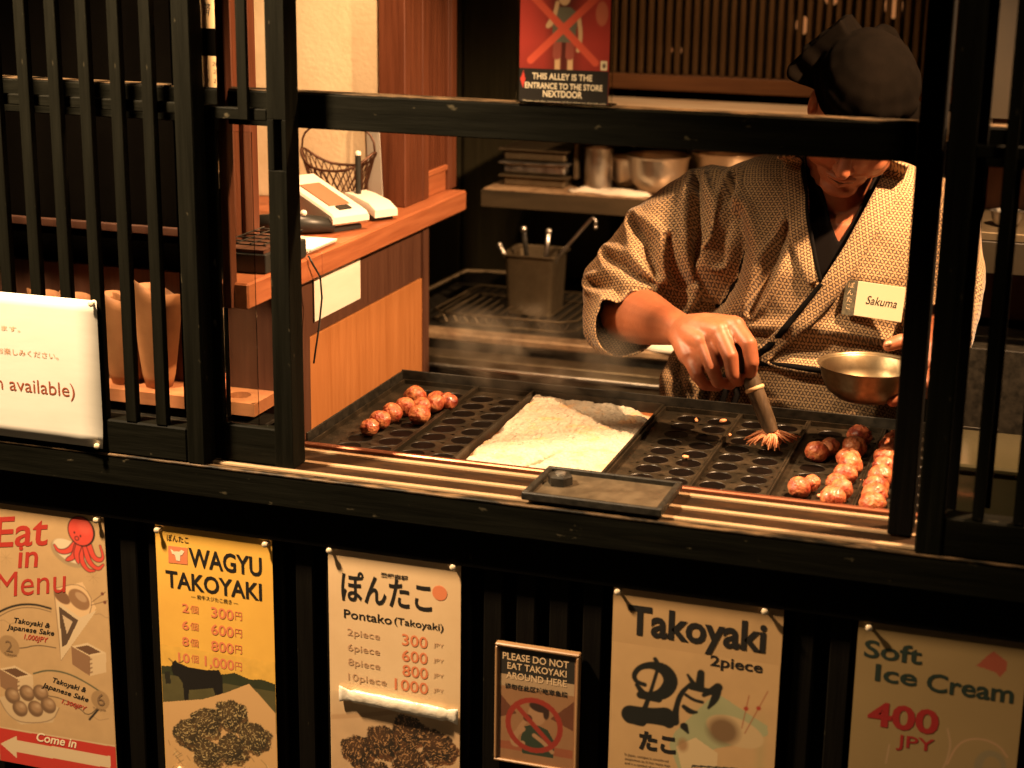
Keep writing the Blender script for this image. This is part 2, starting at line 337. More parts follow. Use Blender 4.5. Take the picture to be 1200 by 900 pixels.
# ------------------------------------------------------------------ print: lettering and flat pictures
INK = {'ink': (.012, .010, .008), 'red': (.42, .035, .022), 'dred': (.24, .012, .010), 'orange': (.66, .20, .08), 'tan': (.50, .30, .16), 'tan2': (.66, .46, .26), 'brown': (.20, .12, .06), 'cream': (.80, .66, .44), 'green': (.012, .022, .014), 'rust': (.22, .05, .02), 'rust2': (.42, .20, .10), 'white': (.8, .74, .62), 'lred': (.60, .07, .035), 'pen': (.05, .03, .02)}
def ink(c): return mat('print_'+c, INK[c], .55)
_tc = bpy.data.curves.new('type', 'FONT'); _to = bpy.data.objects.new('type', _tc); C.objects.link(_to)
def text_mesh(s, bold=0., shear=0., res=3):
    _tc.body = s; _tc.offset = bold; _tc.shear = shear; _tc.resolution_u = res; bpy.context.view_layer.update()
    dg = bpy.context.evaluated_depsgraph_get(); ev = _to.evaluated_get(dg); me = ev.to_mesh()
    n = len(me.vertices); co = np.empty(n*3, 'f'); me.vertices.foreach_get('co', co); co = co.reshape(-1, 3).copy(); fs = [tuple(p.vertices) for p in me.polygons]; ev.to_mesh_clear()
    return co, fs
def lettering(parent, items, y, dy=.0004, merge=True):
    """items: text, x, z of the baseline start, width, height of the capitals, ink [, shear, bold, turn]"""
    by = {}
    for it in items:
        s, x, z, wd, h, col = it[:6]; shear, bold, turn = (list(it[6:])+[0, 0, 0])[:3]
        co, fs = text_mesh(s, bold, shear)
        cjk = any(ord(c) > 0x2E80 for c in s); cap = .88 if cjk else (.54 if s.islower() and s == 'in' else .70)
        x0, x1 = co[:, 0].min(), co[:, 0].max(); sx = wd/(x1-x0); sz = h/cap
        px = (co[:, 0]-x0)*sx; pz = (co[:, 1]+(.06 if cjk else 0))*sz; a = math.radians(turn)
        X = x+px*math.cos(a)-pz*math.sin(a); Z = z+px*math.sin(a)+pz*math.cos(a)
        q = MB(); q.add([(X[i], y-dy, Z[i]) for i in range(len(X))], fs); build('lettering', q, ink(col), parent)
class Paint:
    def __init__(s, x0, z0, x1, z1, pitch, base):
        s.w = max(2, int((x1-x0)/pitch)+1); s.h = max(2, int((z1-z0)/pitch)+1); s.x0, s.z0, s.x1, s.z1 = x0, z0, x1, z1
        s.X, s.Z = np.meshgrid(np.linspace(x0, x1, s.w), np.linspace(z0, z1, s.h)); s.c = np.ones((s.h, s.w, 3))*np.array(base); s.p = pitch
    def mix(s, a, col): s.c = s.c*(1-a[..., None])+np.array(col)*a[..., None]
    def soft(s, d, k=1.): return np.clip(.5-d/(s.p*k*1.6), 0, 1)
    def ell(s, x, z, rx, rz, col, rot=0, op=1, k=1.):
        a = math.radians(rot); dx, dz = s.X-x, s.Z-z; u = (dx*math.cos(a)+dz*math.sin(a))/rx; v = (-dx*math.sin(a)+dz*math.cos(a))/rz
        s.mix(s.soft((np.sqrt(u*u+v*v)-1)*min(rx, rz), k)*op, col)
    def line(s, pts, wd, col, op=1):
        wds = list(wd) if isinstance(wd, (list, tuple)) else [wd]*len(pts)
        if len(pts) > 2 and pts[0] != pts[-1]:
            for _ in range(2):
                np_, nw = [pts[0]], [wds[0]]
                for (a, b), w0, w1 in zip(zip(pts[:-1], pts[1:]), wds[:-1], wds[1:]):
                    np_ += [(a[0]*.75+b[0]*.25, a[1]*.75+b[1]*.25), (a[0]*.25+b[0]*.75, a[1]*.25+b[1]*.75)]; nw += [w0*.75+w1*.25, w0*.25+w1*.75]
                pts, wds = np_+[pts[-1]], nw+[wds[-1]]
        D = np.full(s.X.shape, 1e9)
        for (a, b), w0, w1 in zip(zip(pts[:-1], pts[1:]), wds[:-1], wds[1:]):
            ax, az = a; bx_, bz = b; L2 = (bx_-ax)**2+(bz-az)**2+1e-12; t = np.clip(((s.X-ax)*(bx_-ax)+(s.Z-az)*(bz-az))/L2, 0, 1)
            D = np.minimum(D, np.hypot(s.X-ax-t*(bx_-ax), s.Z-az-t*(bz-az))-(w0+(w1-w0)*t)/2)
        s.mix(s.soft(D)*op, col)
    def poly(s, pts, col, op=1):
        ins = np.zeros(s.X.shape, bool); n = len(pts)
        for i in range(n):
            (ax, az), (bx_, bz) = pts[i], pts[(i+1) % n]
            if az == bz: continue
            c_ = ((az > s.Z) != (bz > s.Z)) & (s.X < (bx_-ax)*(s.Z-az)/(bz-az)+ax); ins ^= c_
        s.mix(ins*1.*op, col)
    def noise(s, sc, seed=0):
        r = np.random.RandomState(seed); out = 0
        for o_ in range(3):
            k = sc*2**o_; gw, gh = int((s.x1-s.x0)*k)+3, int((s.z1-s.z0)*k)+3; g = r.rand(gh, gw); u = (s.X-s.x0)*k; v = (s.Z-s.z0)*k; i, j = u.astype(int), v.astype(int); fu, fv = u-i, v-j
            out = out+(g[j, i]*(1-fu)*(1-fv)+g[j, i+1]*fu*(1-fv)+g[j+1, i]*(1-fu)*fv+g[j+1, i+1]*fu*fv)/2**o_
        return out/1.75
    def ball(s, x, z, r_, dark, light, seed):
        """a printed photograph of a sauced ball: strands of light topping over dark sauce"""
        n = s.noise(420, seed); n2 = s.noise(150, seed+5); n3 = s.noise(260, seed+8); dx, dz = s.X-x, s.Z-z; an = np.arctan2(dz, dx)
        d = np.hypot(dx, dz)/r_*(1+.07*np.sin(an*3+seed)+.05*np.sin(an*7+seed*2)); a = np.clip((1.02-d+.22*(n-.5))/.07, 0, 1)
        ang = seed*.7; w_ = (dx*math.cos(ang)+dz*math.sin(ang))*900+n2*16+np.hypot(dx, dz)*260; st = np.clip((np.sin(w_)-.55)*2.4, 0, 1)*np.clip((n3-.42)*7, 0, 1)
        rim_ = np.clip((d-.45)*1.5, 0, 1)*np.clip(.55-(dx*.4-dz*.8)/r_*.9*-1, 0, 1)*np.clip((n2-.35)*3, 0, 1); brown = np.array(light)*np.array((.72, .48, .36)); blot = np.clip((n-.66)*9, 0, 1)*np.clip(1.1-d, 0, 1)
        col = np.ones(s.c.shape)*np.array(dark); hl_ = np.clip(1-np.hypot(dx/r_+.25, dz/r_-.35)/.8, 0, 1)[..., None]*.28; col = col*(1-hl_)+np.array(light)*np.array((.55, .42, .35))*hl_
        for k_, c_ in ((rim_*.6, brown), (st, np.array(light)), (blot, np.array(light)*1.25)): k_ = np.clip(k_, 0, 1)[..., None]; col = col*(1-k_)+c_*k_
        s.c = s.c*(1-a[..., None])+col*a[..., None]
    def build(s, parent, y, name='picture', rough=.5):
        q = MB(); W, H = s.w, s.h; me = bpy.data.meshes.new(name); o_ = wloc(parent)
        co = np.stack([s.X-o_.x, np.full(s.X.shape, y-o_.y), s.Z-o_.z], -1).reshape(-1, 3); i = np.arange(W*H).reshape(H, W)
        f = np.stack([i[:-1, :-1], i[:-1, 1:], i[1:, 1:], i[1:, :-1]], -1).reshape(-1, 4)
        me.vertices.add(W*H); me.vertices.foreach_set('co', co.astype('f').ravel()); me.loops.add(f.size); me.loops.foreach_set('vertex_index', f.ravel().astype('i')); me.polygons.add(len(f)); me.polygons.foreach_set('loop_start', np.arange(0, f.size, 4).astype('i')); me.update(calc_edges=True)
        at = me.color_attributes.new('ink', 'FLOAT_COLOR', 'POINT'); c_ = np.ones((W*H, 4), 'f'); c_[:, :3] = s.c.reshape(-1, 3).clip(0, 1); at.data.foreach_set('color', c_.ravel())
        me.materials.append(mat('printed_picture_%d' % int(rough*100), (1, 1, 1), rough, vcol='ink')); ob = bpy.data.objects.new(name, me); C.objects.link(ob); ob.parent = parent; return ob

def poster(label, x0, x1, z0, z1, y, pap, tacks=()):
    t = thing('poster', label, 'poster', ((x0+x1)/2, y, z0))
    q = MB(); n = 14; vs = []; zs = [z1-(z1-z0)*k/24 for k in range(25)]
    q.box(x0, y, z0, x1, y+.0008, z1); build('sheet', q, pap, t)
    return t
def tack(x, z, y, near):
    t = thing('thumb_tack', 'pale round thumb tack '+near, 'thumb tack', (x, y, z)); q = MB(); R = Matrix.Rotation(math.radians(90), 3, 'X')
    q.lathe([(.0005, .0112), (.0045, .011), (.0052, .0098), (.0046, .0082), (.0028, .0066), (.0026, .003), (.0048, .0012), (.005, .0)], (x, y, z), 14, R); build('head', q, mat('tack_plastic', (.62, .50, .34), .25, 0, coat=.5), t, smooth=True)
TEXT = {}
TEXT['EAT'] = [('Eat', -1.6906, 0.5369, 0.1163, 0.0533, 'red', 0.3, 0.012, 10),
 ('in', -1.6471, 0.5053, 0.0456, 0.0315, 'red', 0.3, 0.012, 10),
 ('Menu', -1.6945, 0.4435, 0.1508, 0.0447, 'red', 0.3, 0.0, 12),
 ('Takoyaki &', -1.6618, 0.4015, 0.0715, 0.0095, 'ink', 0.3, 0.012, 0),
 ('Japanese Sake', -1.6785, 0.3870, 0.0956, 0.0095, 'ink', 0.3, 0.012, 1),
 ('1,000JPY', -1.6447, 0.3735, 0.0494, 0.0097, 'red', 0.3, 0.012, 0),
 ('Takoyaki &', -1.5922, 0.3000, 0.0661, 0.0098, 'ink', 0.3, 0.012, -8),
 ('Japanese Sake', -1.6154, 0.2880, 0.0935, 0.0095, 'ink', 0.3, 0.012, -9),
 ('1,300JPY', -1.5772, 0.2630, 0.0508, 0.0082, 'red', 0.3, 0.012, -8),
 ('2', -1.6832, 0.3443, 0.0138, 0.0212, 'brown', 0, 0, 0),
 ('Takoyaki', -1.6872, 0.3372, 0.0259, 0.0049, 'brown', 0, 0, 0),
 ('6', -1.5057, 0.2713, 0.0151, 0.0227, 'brown', 0, 0, 0),
 ('Takoyaki', -1.5147, 0.2617, 0.0252, 0.0049, 'brown', 0, 0, 0),
 ('Come in', -1.6328, 0.1809, 0.0809, 0.0167, 'cream', 0.3, 0.02, 0)]
TEXT['WAG'] = [('ぽんたこ', -1.3561, 0.5928, 0.0402, 0.0113, 'ink', 0, 0.01),
 ('WAGYU', -1.3167, 0.5538, 0.1327, 0.0317, 'ink', 0, 0.022),
 ('TAKOYAKI', -1.3614, 0.5113, 0.1762, 0.029, 'ink', 0, 0.022),
 ('— 和牛スジたこ焼き —', -1.3151, 0.4966, 0.0862, 0.0076, 'ink', 0, 0.01),
 ('2', -1.3329, 0.4696, 0.0127, 0.0154, 'orange', 0, 0.02),
 ('個', -1.3178, 0.4703, 0.0151, 0.0138, 'orange', 0, 0),
 ('300', -1.2791, 0.4684, 0.0415, 0.0183, 'orange', 0, 0.02),
 ('円', -1.2352, 0.4704, 0.0125, 0.0152, 'orange', 0, 0),
 ('6', -1.3343, 0.4387, 0.0128, 0.0155, 'orange', 0, 0.02),
 ('個', -1.3191, 0.4395, 0.0151, 0.0139, 'orange', 0, 0),
 ('600', -1.2803, 0.4377, 0.0417, 0.0184, 'orange', 0, 0.02),
 ('円', -1.2362, 0.4398, 0.0125, 0.0153, 'orange', 0, 0),
 ('8', -1.3355, 0.4092, 0.0128, 0.0156, 'orange', 0, 0.02),
 ('個', -1.3203, 0.41, 0.0151, 0.014, 'orange', 0, 0),
 ('800', -1.2814, 0.4083, 0.0418, 0.0178, 'orange', 0, 0.02),
 ('円', -1.2372, 0.4106, 0.0125, 0.0154, 'orange', 0, 0),
 ('10', -1.3441, 0.3784, 0.0217, 0.0164, 'orange', 0, 0.02),
 ('個', -1.3199, 0.3806, 0.0144, 0.0141, 'orange', 0, 0),
 ('1,000', -1.2945, 0.3785, 0.0547, 0.0179, 'orange', 0, 0.02),
 ('円', -1.2382, 0.3797, 0.0126, 0.0155, 'orange', 0, 0)]
TEXT['PON'] = [('ぽんたこ', -1.0441, 0.5332, 0.155, 0.0489, 'ink', 0, 0.02),
 ('登録商標', -0.9758, 0.5820, 0.0464, 0.0073, 'ink', 0, 0.03),
 ('Pontako', -1.04, 0.5031, 0.0827, 0.0148, 'ink', 0, 0.01),
 ('(Takoyaki)', -0.9529, 0.5051, 0.0833, 0.0117, 'ink', 0, 0.01),
 ('2piece', -1.0345, 0.4736, 0.0564, 0.0119, 'tan', 0, 0.005),
 ('300', -0.9399, 0.471, 0.0436, 0.0192, 'orange', 0, 0.012),
 ('JPY', -0.8861, 0.4764, 0.0173, 0.0066, 'tan', 0, 0),
 ('6piece', -1.0341, 0.4468, 0.0558, 0.012, 'tan', 0, 0.005),
 ('600', -0.94, 0.4437, 0.0438, 0.0192, 'orange', 0, 0.012),
 ('JPY', -0.8861, 0.45, 0.0173, 0.0066, 'tan', 0, 0),
 ('8piece', -1.0337, 0.4214, 0.0559, 0.012, 'tan', 0, 0.005),
 ('800', -0.9394, 0.4178, 0.0439, 0.0193, 'orange', 0, 0.012),
 ('JPY', -0.8861, 0.4241, 0.0174, 0.0067, 'tan', 0, 0),
 ('10piece', -1.034, 0.395, 0.0672, 0.0121, 'tan', 0, 0.005),
 ('1000', -0.9528, 0.3917, 0.0573, 0.0194, 'orange', 0, 0.012),
 ('JPY', -0.886, 0.3982, 0.0174, 0.0067, 'tan', 0, 0)]
TEXT['SML'] = [('PLEASE DO NOT', -0.7696, 0.4736, 0.1075, 0.0144, 'tan2', 0, 0.012),
 ('EAT TAKOYAKI', -0.7617, 0.4582, 0.0965, 0.0137, 'tan2', 0, 0.012),
 ('AROUND HERE', -0.7636, 0.4419, 0.0988, 0.0138, 'tan2', 0, 0.012),
 ('请勿在此区域吃章鱼烧', -0.7655, 0.4248, 0.1025, 0.0109, 'ink', 0, 0.02)]
TEXT['TAK'] = [('Takoyaki', -0.5714, 0.5482, 0.2103, 0.0451, 'ink', 0, 0.03),
 ('2piece', -0.4429, 0.5144, 0.0792, 0.0166, 'ink', 0, 0.02),
 ('たこ', -0.5475, 0.3582, 0.0578, 0.0302, 'ink', 0, 0.05),
 ('In Japan, octopus is considered', -0.5695, 0.3427, 0.0691, 0.0043, 'ink', 0, 0),
 ('auspicious as it has many legs', -0.5692, 0.3354, 0.0717, 0.0044, 'ink', 0, 0),
 ('and is a symbol of good fortune', -0.569, 0.3281, 0.0745, 0.0044, 'ink', 0, 0)]
TEXT['ICE'] = [('Soft', -0.2185, 0.5642, 0.0825, 0.0266, 'green', 0, 0.02),
 ('Ice', -0.2002, 0.5293, 0.0597, 0.0261, 'green', 0, 0.02),
 ('Cream', -0.1269, 0.5251, 0.121, 0.0278, 'green', 0, 0.02),
 ('400', -0.2064, 0.4587, 0.1015, 0.0366, 'dred', 0, 0.03),
 ('JPY', -0.1625, 0.4306, 0.0543, 0.019, 'dred', 0, 0.012)]
TEXT['SGN'] = [('n available)', -1.6408, 0.8335, 0.1477, 0.0226, 'rust', 0, 0.0),
 ('お待ちしています。', -1.7229, 0.9332, 0.1346, 0.0087, 'tan', 0, 0),
 ('ごゆっくりお食事をお楽しみください。', -1.7596, 0.8938, 0.2401, 0.0102, 'rust2', 0, 0)]
TEXT['ALY'] = [('THIS ALLEY IS THE', -0.7506, 1.3673, 0.09, 0.0087, 'cream', 0, 0.02),
 ('ENTRANCE TO THE STORE', -0.7613, 1.354, 0.1162, 0.0083, 'cream', 0, 0.02),
 ('NEXTDOOR', -0.734, 1.3424, 0.0589, 0.0092, 'cream', 0, 0.02),
 ('Please use the entrance of the shop on the left side', -0.7636, 1.335, 0.1241, 0.0018, 'cream', 0, 0)]
Y = .0290
beige = mat('kraft_poster', (.50, .32, .15), .5, 0, (.43, .27, .12), 14, (1, 1, 1), .03); yel = mat('yellow_poster', (.80, .46, .08), .45, 0, (.72, .40, .07), 7, (1, 1, 1), .03)
crm = mat('cream_poster', (.74, .52, .29), .45, 0, (.66, .45, .24), 6, (1, 1, 1), .03); crm2 = mat('cream_poster_matt', (.50, .31, .14), .5, 0, (.44, .27, .12), 6, (1, 1, 1), .03); crm3 = mat('cream_poster_shaded', (.24, .16, .065), .5, 0, (.20, .13, .052), 5, (1, 1, 1), .03)  # crm3: weak light at the row's right end is put into the paper colour
# --- eat in menu
t = poster('Eat in Menu poster with a red octopus and an arrow band along its foot', -1.712, -1.4735, .128, .622, Y, beige)
p = Paint(-1.711, .1285, -1.4745, .6215, .0013, (.50, .32, .15)); n = p.noise(60, 3); p.c *= (.92+.16*n)[..., None]
K = (.02, .018, .014); R_ = (.62, .07, .045)
def quad_pic(p):
    for cx, cz in ((-1.6925, .40), (-1.5, .44), (-1.525, .245)): p.line([(cx+.01*k, cz+.004*math.sin(k*2.1)) for k in range(5)], .0012, (.25, .16, .08), .7)
    # fan panels
    p.line([(-1.700, .412), (-1.66, .434), (-1.62, .442), (-1.587, .438)], .004, K); p.line([(-1.697, .405), (-1.66, .428), (-1.62, .436), (-1.587, .432)], .001, K)
    p.line([(-1.695, .352), (-1.652, .353), (-1.62, .366), (-1.582, .366)], .0016, K)
    p.line([(-1.630, .310), (-1.60, .322), (-1.56, .322), (-1.52, .308), (-1.487, .291)], .003, (.08, .09, .05)); p.line([(-1.487, .291), (-1.523, .243), (-1.545, .262), (-1.58, .272), (-1.607, .272)], .0016, K); p.line([(-1.523, .2405), (-1.505, .262)], .004, K)
    for cx, cz, r_ in ((-1.6765, .354, .021), (-1.4994, .281, .018)): p.ell(cx, cz, r_, r_, (.34, .21, .095)); 
    # paper cone with two balls and sticks
    p.poly([(-1.5785, .476), (-1.5215, .496), (-1.497, .452), (-1.5725, .345)], (.68, .45, .23)); p.ell(-1.563, .463, .017, .011, (.20, .10, .05), -30); p.ell(-1.530, .463, .022, .017, (.28, .15, .07), -35); p.ell(-1.526, .468, .012, .007, (.55, .36, .2), -30, .6)
    p.line([(-1.5785, .476), (-1.5215, .496), (-1.497, .452), (-1.5725, .345)], .0012, (.18, .11, .06)); p.line([(-1.5785, .476), (-1.5725, .345)], .0012, (.18, .11, .06)); p.poly([(-1.575, .455), (-1.530, .430), (-1.497, .448), (-1.5725, .345)], (.62, .46, .27)); p.poly([(-1.571, .445), (-1.534, .424), (-1.560, .375), (-1.569, .37)], (.10, .06, .035)); p.poly([(-1.565, .43), (-1.545, .42), (-1.558, .395)], (.55, .40, .24))
    for a, b in (((-1.505, .462), (-1.478, .484)), ((-1.507, .456), (-1.474, .469))): p.line([a, b], .0012, (.15, .08, .04)); p.ell(b[0]-.006, b[1]-.004, .003, .003, (.15, .05, .03))
    # sake boxes
    for dx, dz, s_ in ((0, 0, 1.), (-.149, -.066, 1.)):
        A = lambda a, b: (-1.5508+a*s_+dx, .3738+b*s_+dz)
        p.poly([A(0, 0), A(.0325, .0113), A(.0683, -.0021), A(.036, -.014)], (.64, .47, .27)); p.poly([A(.008, -.001), A(.033, .007), A(.058, -.002), A(.034, -.0105)], (.14, .07, .035))
        p.poly([A(0, 0), A(.036, -.014), A(.034, -.0505), A(.0, -.034)], (.26, .14, .07)); p.poly([A(.036, -.014), A(.0683, -.0021), A(.066, -.038), A(.034, -.0505)], (.60, .43, .24))
        for k in range(4): p.line([A(.0345, -.020-.008*k), A(.0385, -.018-.008*k)], .0025, (.22, .12, .06))
    # boat of six balls
    p.poly([(-1.706, .252), (-1.69, .222), (-1.663, .207), (-1.598, .222), (-1.583, .252), (-1.64, .275)], (.56, .40, .22)); p.line([(-1.706, .252), (-1.69, .222), (-1.663, .209), (-1.598, .223), (-1.583, .252)], .0015, (.2, .12, .06))
    for cx, cz in ((-1.6767, .260), (-1.6464, .270), (-1.6185, .275), (-1.6627, .2377), (-1.631, .2427), (-1.6044, .2537)): p.ell(cx, cz, .0155, .0155, (.16, .09, .045)); p.ell(cx+.002, cz+.003, .011, .010, (.40, .24, .12), 0, .75, 3); p.ell(cx+.004, cz+.006, .004, .003, (.6, .42, .25), 0, .6, 3)
    for cx, cz in ((-1.67, .52), (-1.50, .508)):
        for a in range(4): p.line([(cx-.012*math.cos(a*.785), cz-.012*math.sin(a*.785)), (cx+.012*math.cos(a*.785), cz+.012*math.sin(a*.785))], .0008, (.35, .22, .10), .6)
    # octopus on a plate
    p.ell(-1.545, .545, .036, .022, (.36, .25, .13), -22); p.ell(-1.543, .549, .033, .018, (.66, .52, .33), -22)
    for pts in ([(-1.53, .565), (-1.545, .548), (-1.565, .545), (-1.572, .556)], [(-1.528, .560), (-1.535, .54), (-1.55, .532)], [(-1.52, .562), (-1.522, .535), (-1.51, .518), (-1.497, .520)], [(-1.512, .562), (-1.508, .535), (-1.49, .522), (-1.479, .533)], [(-1.505, .566), (-1.497, .542), (-1.482, .540), (-1.477, .552), (-1.483, .566)], [(-1.525, .56), (-1.531, .545), (-1.527, .53)]):
        p.line(pts, [.013, .012, .009, .005], K); p.line(pts, [.010, .009, .006, .003], R_)
    p.ell(-1.518, .588, .0265, .0275, K, 8); p.ell(-1.519, .588, .0235, .0250, R_, 8); p.ell(-1.511, .596, .012, .012, (.72, .12, .08), 0, .5, 4)
    for dx, dz in ((-.0125, -.004), (-.001, -.009)): p.ell(-1.519+dx, .588+dz, .0016, .002, K)
    p.ell(-1.5275, .574, .0045, .0042, K); p.ell(-1.5275, .574, .0028, .0026, R_)
    # red band with arrow
    p.poly([(-1.72, .1922), (-1.47, .1965), (-1.47, .12), (-1.72, .12)], (.50, .035, .022)); p.poly([(-1.7088, .1618), (-1.6737, .1829), (-1.6744, .1745), (-1.4852, .1767), (-1.4865, .1535), (-1.6761, .1509), (-1.677, .139)], (.64, .48, .28)); p.line([(-1.72, .194), (-1.47, .198)], .002, (.62, .46, .26))
quad_pic(p); p.build(t, Y-.0002); lettering(t, TEXT['EAT'], Y-.0002)
# --- wagyu
t = poster('yellow WAGYU TAKOYAKI price poster with a printed black cow', -1.3775, -1.1650, .165, .6225, Y, yel)
p = Paint(-1.3770, .1655, -1.1655, .405, .00125, (.80, .46, .08)); n = p.noise(90, 5)
p.poly([(-1.38, .3643), (-1.355, .368), (-1.30, .364), (-1.26, .3677), (-1.24, .374), (-1.21, .366), (-1.19, .370), (-1.16, .3644), (-1.16, .16), (-1.38, .16)], (.035, .04, .015)); p.poly([(-1.38, .350), (-1.16, .352), (-1.16, .16), (-1.38, .16)], (.10, .085, .03)); p.c *= (.9+.25*(n-.5))[..., None]
p.poly([(-1.3564, .3742), (-1.350, .380), (-1.343, .3735), (-1.3387, .3745), (-1.3245, .3700), (-1.29, .371), (-1.2684, .3742), (-1.262, .362), (-1.2625, .333), (-1.267, .310), (-1.272, .310), (-1.2779, .3307), (-1.2808, .3396), (-1.3164, .3306), (-1.3261, .329), (-1.3288, .3058), (-1.3354, .3057), (-1.3375, .3395), (-1.3455, .350), (-1.3545, .352), (-1.358, .362)], (.010, .008, .006)); p.line([(-1.362, .3805), (-1.352, .373), (-1.340, .376), (-1.3335, .382)], .0018, (.02, .015, .01)); p.poly([(-1.372, .355), (-1.362, .357), (-1.360, .335), (-1.370, .333)], (.02, .018, .01))
p.poly([(-1.3785, .2976), (-1.30, .316), (-1.255, .336), (-1.2137, .3583), (-1.192, .338), (-1.166, .312), (-1.164, .163), (-1.38, .163)], (.60, .36, .15))
for k in range(60): p.line([(a_ := -1.375+random.random()*.2, b_ := .175+random.random()*.06), (a_+random.uniform(-.012, .012), b_-.008)], .0009, random.choice([(.10, .06, .02), (.75, .58, .28), (.14, .10, .04)]), .8)
for k, (cx, cz) in enumerate(((-1.3287, .2451), (-1.2929, .2717), (-1.247, .2935), (-1.2050, .2590), (-1.2940, .2120), (-1.2480, .2300))): p.ball(cx, cz, .0305, (.035, .025, .012), (.50, .36, .15), 20+k)
p.build(t, Y-.0002)
build('red_emblem', MB().poly([(-1.3541, .5842), (-1.3186, .5849), (-1.3194, .5553), (-1.3547, .5541)], Y-.0004, Y-.0001), ink('orange'), t)
build('emblem_cow', MB().poly([(-1.350, .579), (-1.344, .575), (-1.339, .576), (-1.334, .576), (-1.330, .580), (-1.3245, .5775), (-1.329, .571), (-1.332, .570), (-1.333, .560), (-1.340, .560), (-1.342, .570), (-1.347, .571)], Y-.0007, Y-.0005), ink('cream'), t)
lettering(t, TEXT['WAG'], Y-.0001)
# --- pontako
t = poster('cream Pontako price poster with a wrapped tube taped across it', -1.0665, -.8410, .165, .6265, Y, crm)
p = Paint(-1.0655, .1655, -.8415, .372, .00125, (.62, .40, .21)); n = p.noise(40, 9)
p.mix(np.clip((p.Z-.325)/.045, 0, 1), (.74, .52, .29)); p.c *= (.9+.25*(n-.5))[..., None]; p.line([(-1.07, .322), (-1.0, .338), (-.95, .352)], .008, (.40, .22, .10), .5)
for k, (cx, cz) in enumerate(((-1.016, .268), (-.972, .293), (-.927, .318), (-.876, .298), (-.925, .262), (-.985, .225), (-.88, .235))): p.ball(cx, cz, .0320, (.02, .014, .008), (.48, .25, .10), 40+k)
p.build(t, Y-.0002); lettering(t, TEXT['PON'], Y-.0001)
q = MB(); q.lathe([(.0001, 0), (.0125, 0), (.0125, .0002), (.0001, .0002)], (-.876, Y-.0002, .5685), 24, Matrix.Rotation(math.radians(90), 3, 'X')); build('orange_dot', q, ink('orange'), t)
# --- takoyaki 2 piece
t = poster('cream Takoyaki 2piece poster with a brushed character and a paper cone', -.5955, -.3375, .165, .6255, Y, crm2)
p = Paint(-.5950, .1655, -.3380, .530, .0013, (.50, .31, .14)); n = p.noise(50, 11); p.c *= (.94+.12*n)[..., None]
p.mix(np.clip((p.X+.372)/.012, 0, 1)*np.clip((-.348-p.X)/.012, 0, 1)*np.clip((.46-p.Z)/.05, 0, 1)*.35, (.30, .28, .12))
G = (.34, .33, .17); p.poly([(-.4366, .4652), (-.4240, .4672), (-.378, .443), (-.352, .430), (-.350, .415), (-.375, .400), (-.43, .378), (-.47, .30), (-.50, .372), (-.4925, .395)], G); p.mix(np.clip(1-np.hypot((p.X+.44)/.035, (p.Z-.43)/.035), 0, 1)*.4, (.22, .25, .12))
p.ell(-.400, .412, .045, .023, (.52, .36, .18), -14); p.ell(-.418, .410, .024, .022, (.15, .08, .035), -14, .9, 6); p.poly([(-.489, .372), (-.460, .392), (-.425, .372), (-.425, .33), (-.47, .30)], (.58, .42, .22)); p.ell(-.479, .376, .008, .011, (.30, .15, .06), 0, .8, 3)
p.poly([(-.4640, .345), (-.392, .353), (-.396, .29), (-.44, .25), (-.462, .27)], (.05, .045, .03)); p.poly([(-.4620, .342), (-.394, .350), (-.398, .29), (-.44, .255), (-.460, .272)], (.55, .40, .22)); p.poly([(-.460, .341), (-.448, .342), (-.448, .32), (-.460, .32)], (.35, .06, .03)); p.poly([(-.430, .345), (-.405, .347), (-.407, .325), (-.428, .325)], (.03, .03, .03))
for a, b in (((-.390, .420), (-.3818, .4742)), ((-.385, .412), (-.3541, .4857))): p.line([a, b], .0014, (.30, .08, .03)); p.ell(a[0]+(b[0]-a[0])*.6, a[1]+(b[1]-a[1])*.6, .0035, .0035, (.34, .04, .02))
for pts, wd in (([(-.5272, .5109), (-.520, .500)], .005), ([(-.5420, .4660), (-.5558, .4689), (-.5600, .4800), (-.5500, .4950), (-.5300, .5010), (-.5100, .4960), (-.5000, .4790), (-.5080, .4600), (-.5230, .4500), (-.5420, .4480), (-.5540, .4640)], [.005, .005, .006, .006, .009, .014, .016, .015, .011, .008, .005]), ([(-.5225, .4960), (-.5320, .4560), (-.5400, .4280)], [.004, .004, .006]), ([(-.5620, .4130), (-.5300, .4160), (-.5080, .4180)], [.021, .018, .022]), ([(-.5640, .4060), (-.5450, .4040)], .012), ([(-.5480, .448), (-.520, .446)], .009), ([(-.5080, .4230), (-.5020, .4090)], .013),
    ([(-.4720, .4780), (-.4860, .4600), (-.4920, .4350), (-.4930, .4130)], [.004, .006, .006, .010]), ([(-.4760, .4930), (-.4640, .4760)], [.003, .007]), ([(-.4560, .4990), (-.4570, .4780)], [.008, .010]), ([(-.4700, .4740), (-.4300, .4700)], .007), ([(-.4290, .4800), (-.4500, .4640)], [.010, .005]), ([(-.4300, .4730), (-.4330, .4600), (-.4420, .4440)], [.009, .009, .003]), ([(-.4780, .4600), (-.4650, .4530), (-.4520, .4520)], .004), ([(-.4800, .4400), (-.4700, .4330), (-.4600, .4340)], [.005, .007, .003]), ([(-.4780, .4070), (-.4720, .3980)], [.009, .003])):
    wd = [q_*1.45 for q_ in wd] if isinstance(wd, list) else wd*1.4
    p.line(pts, wd, (.012, .012, .009))
p.build(t, Y-.0002); lettering(t, TEXT['TAK'], Y-.0002)
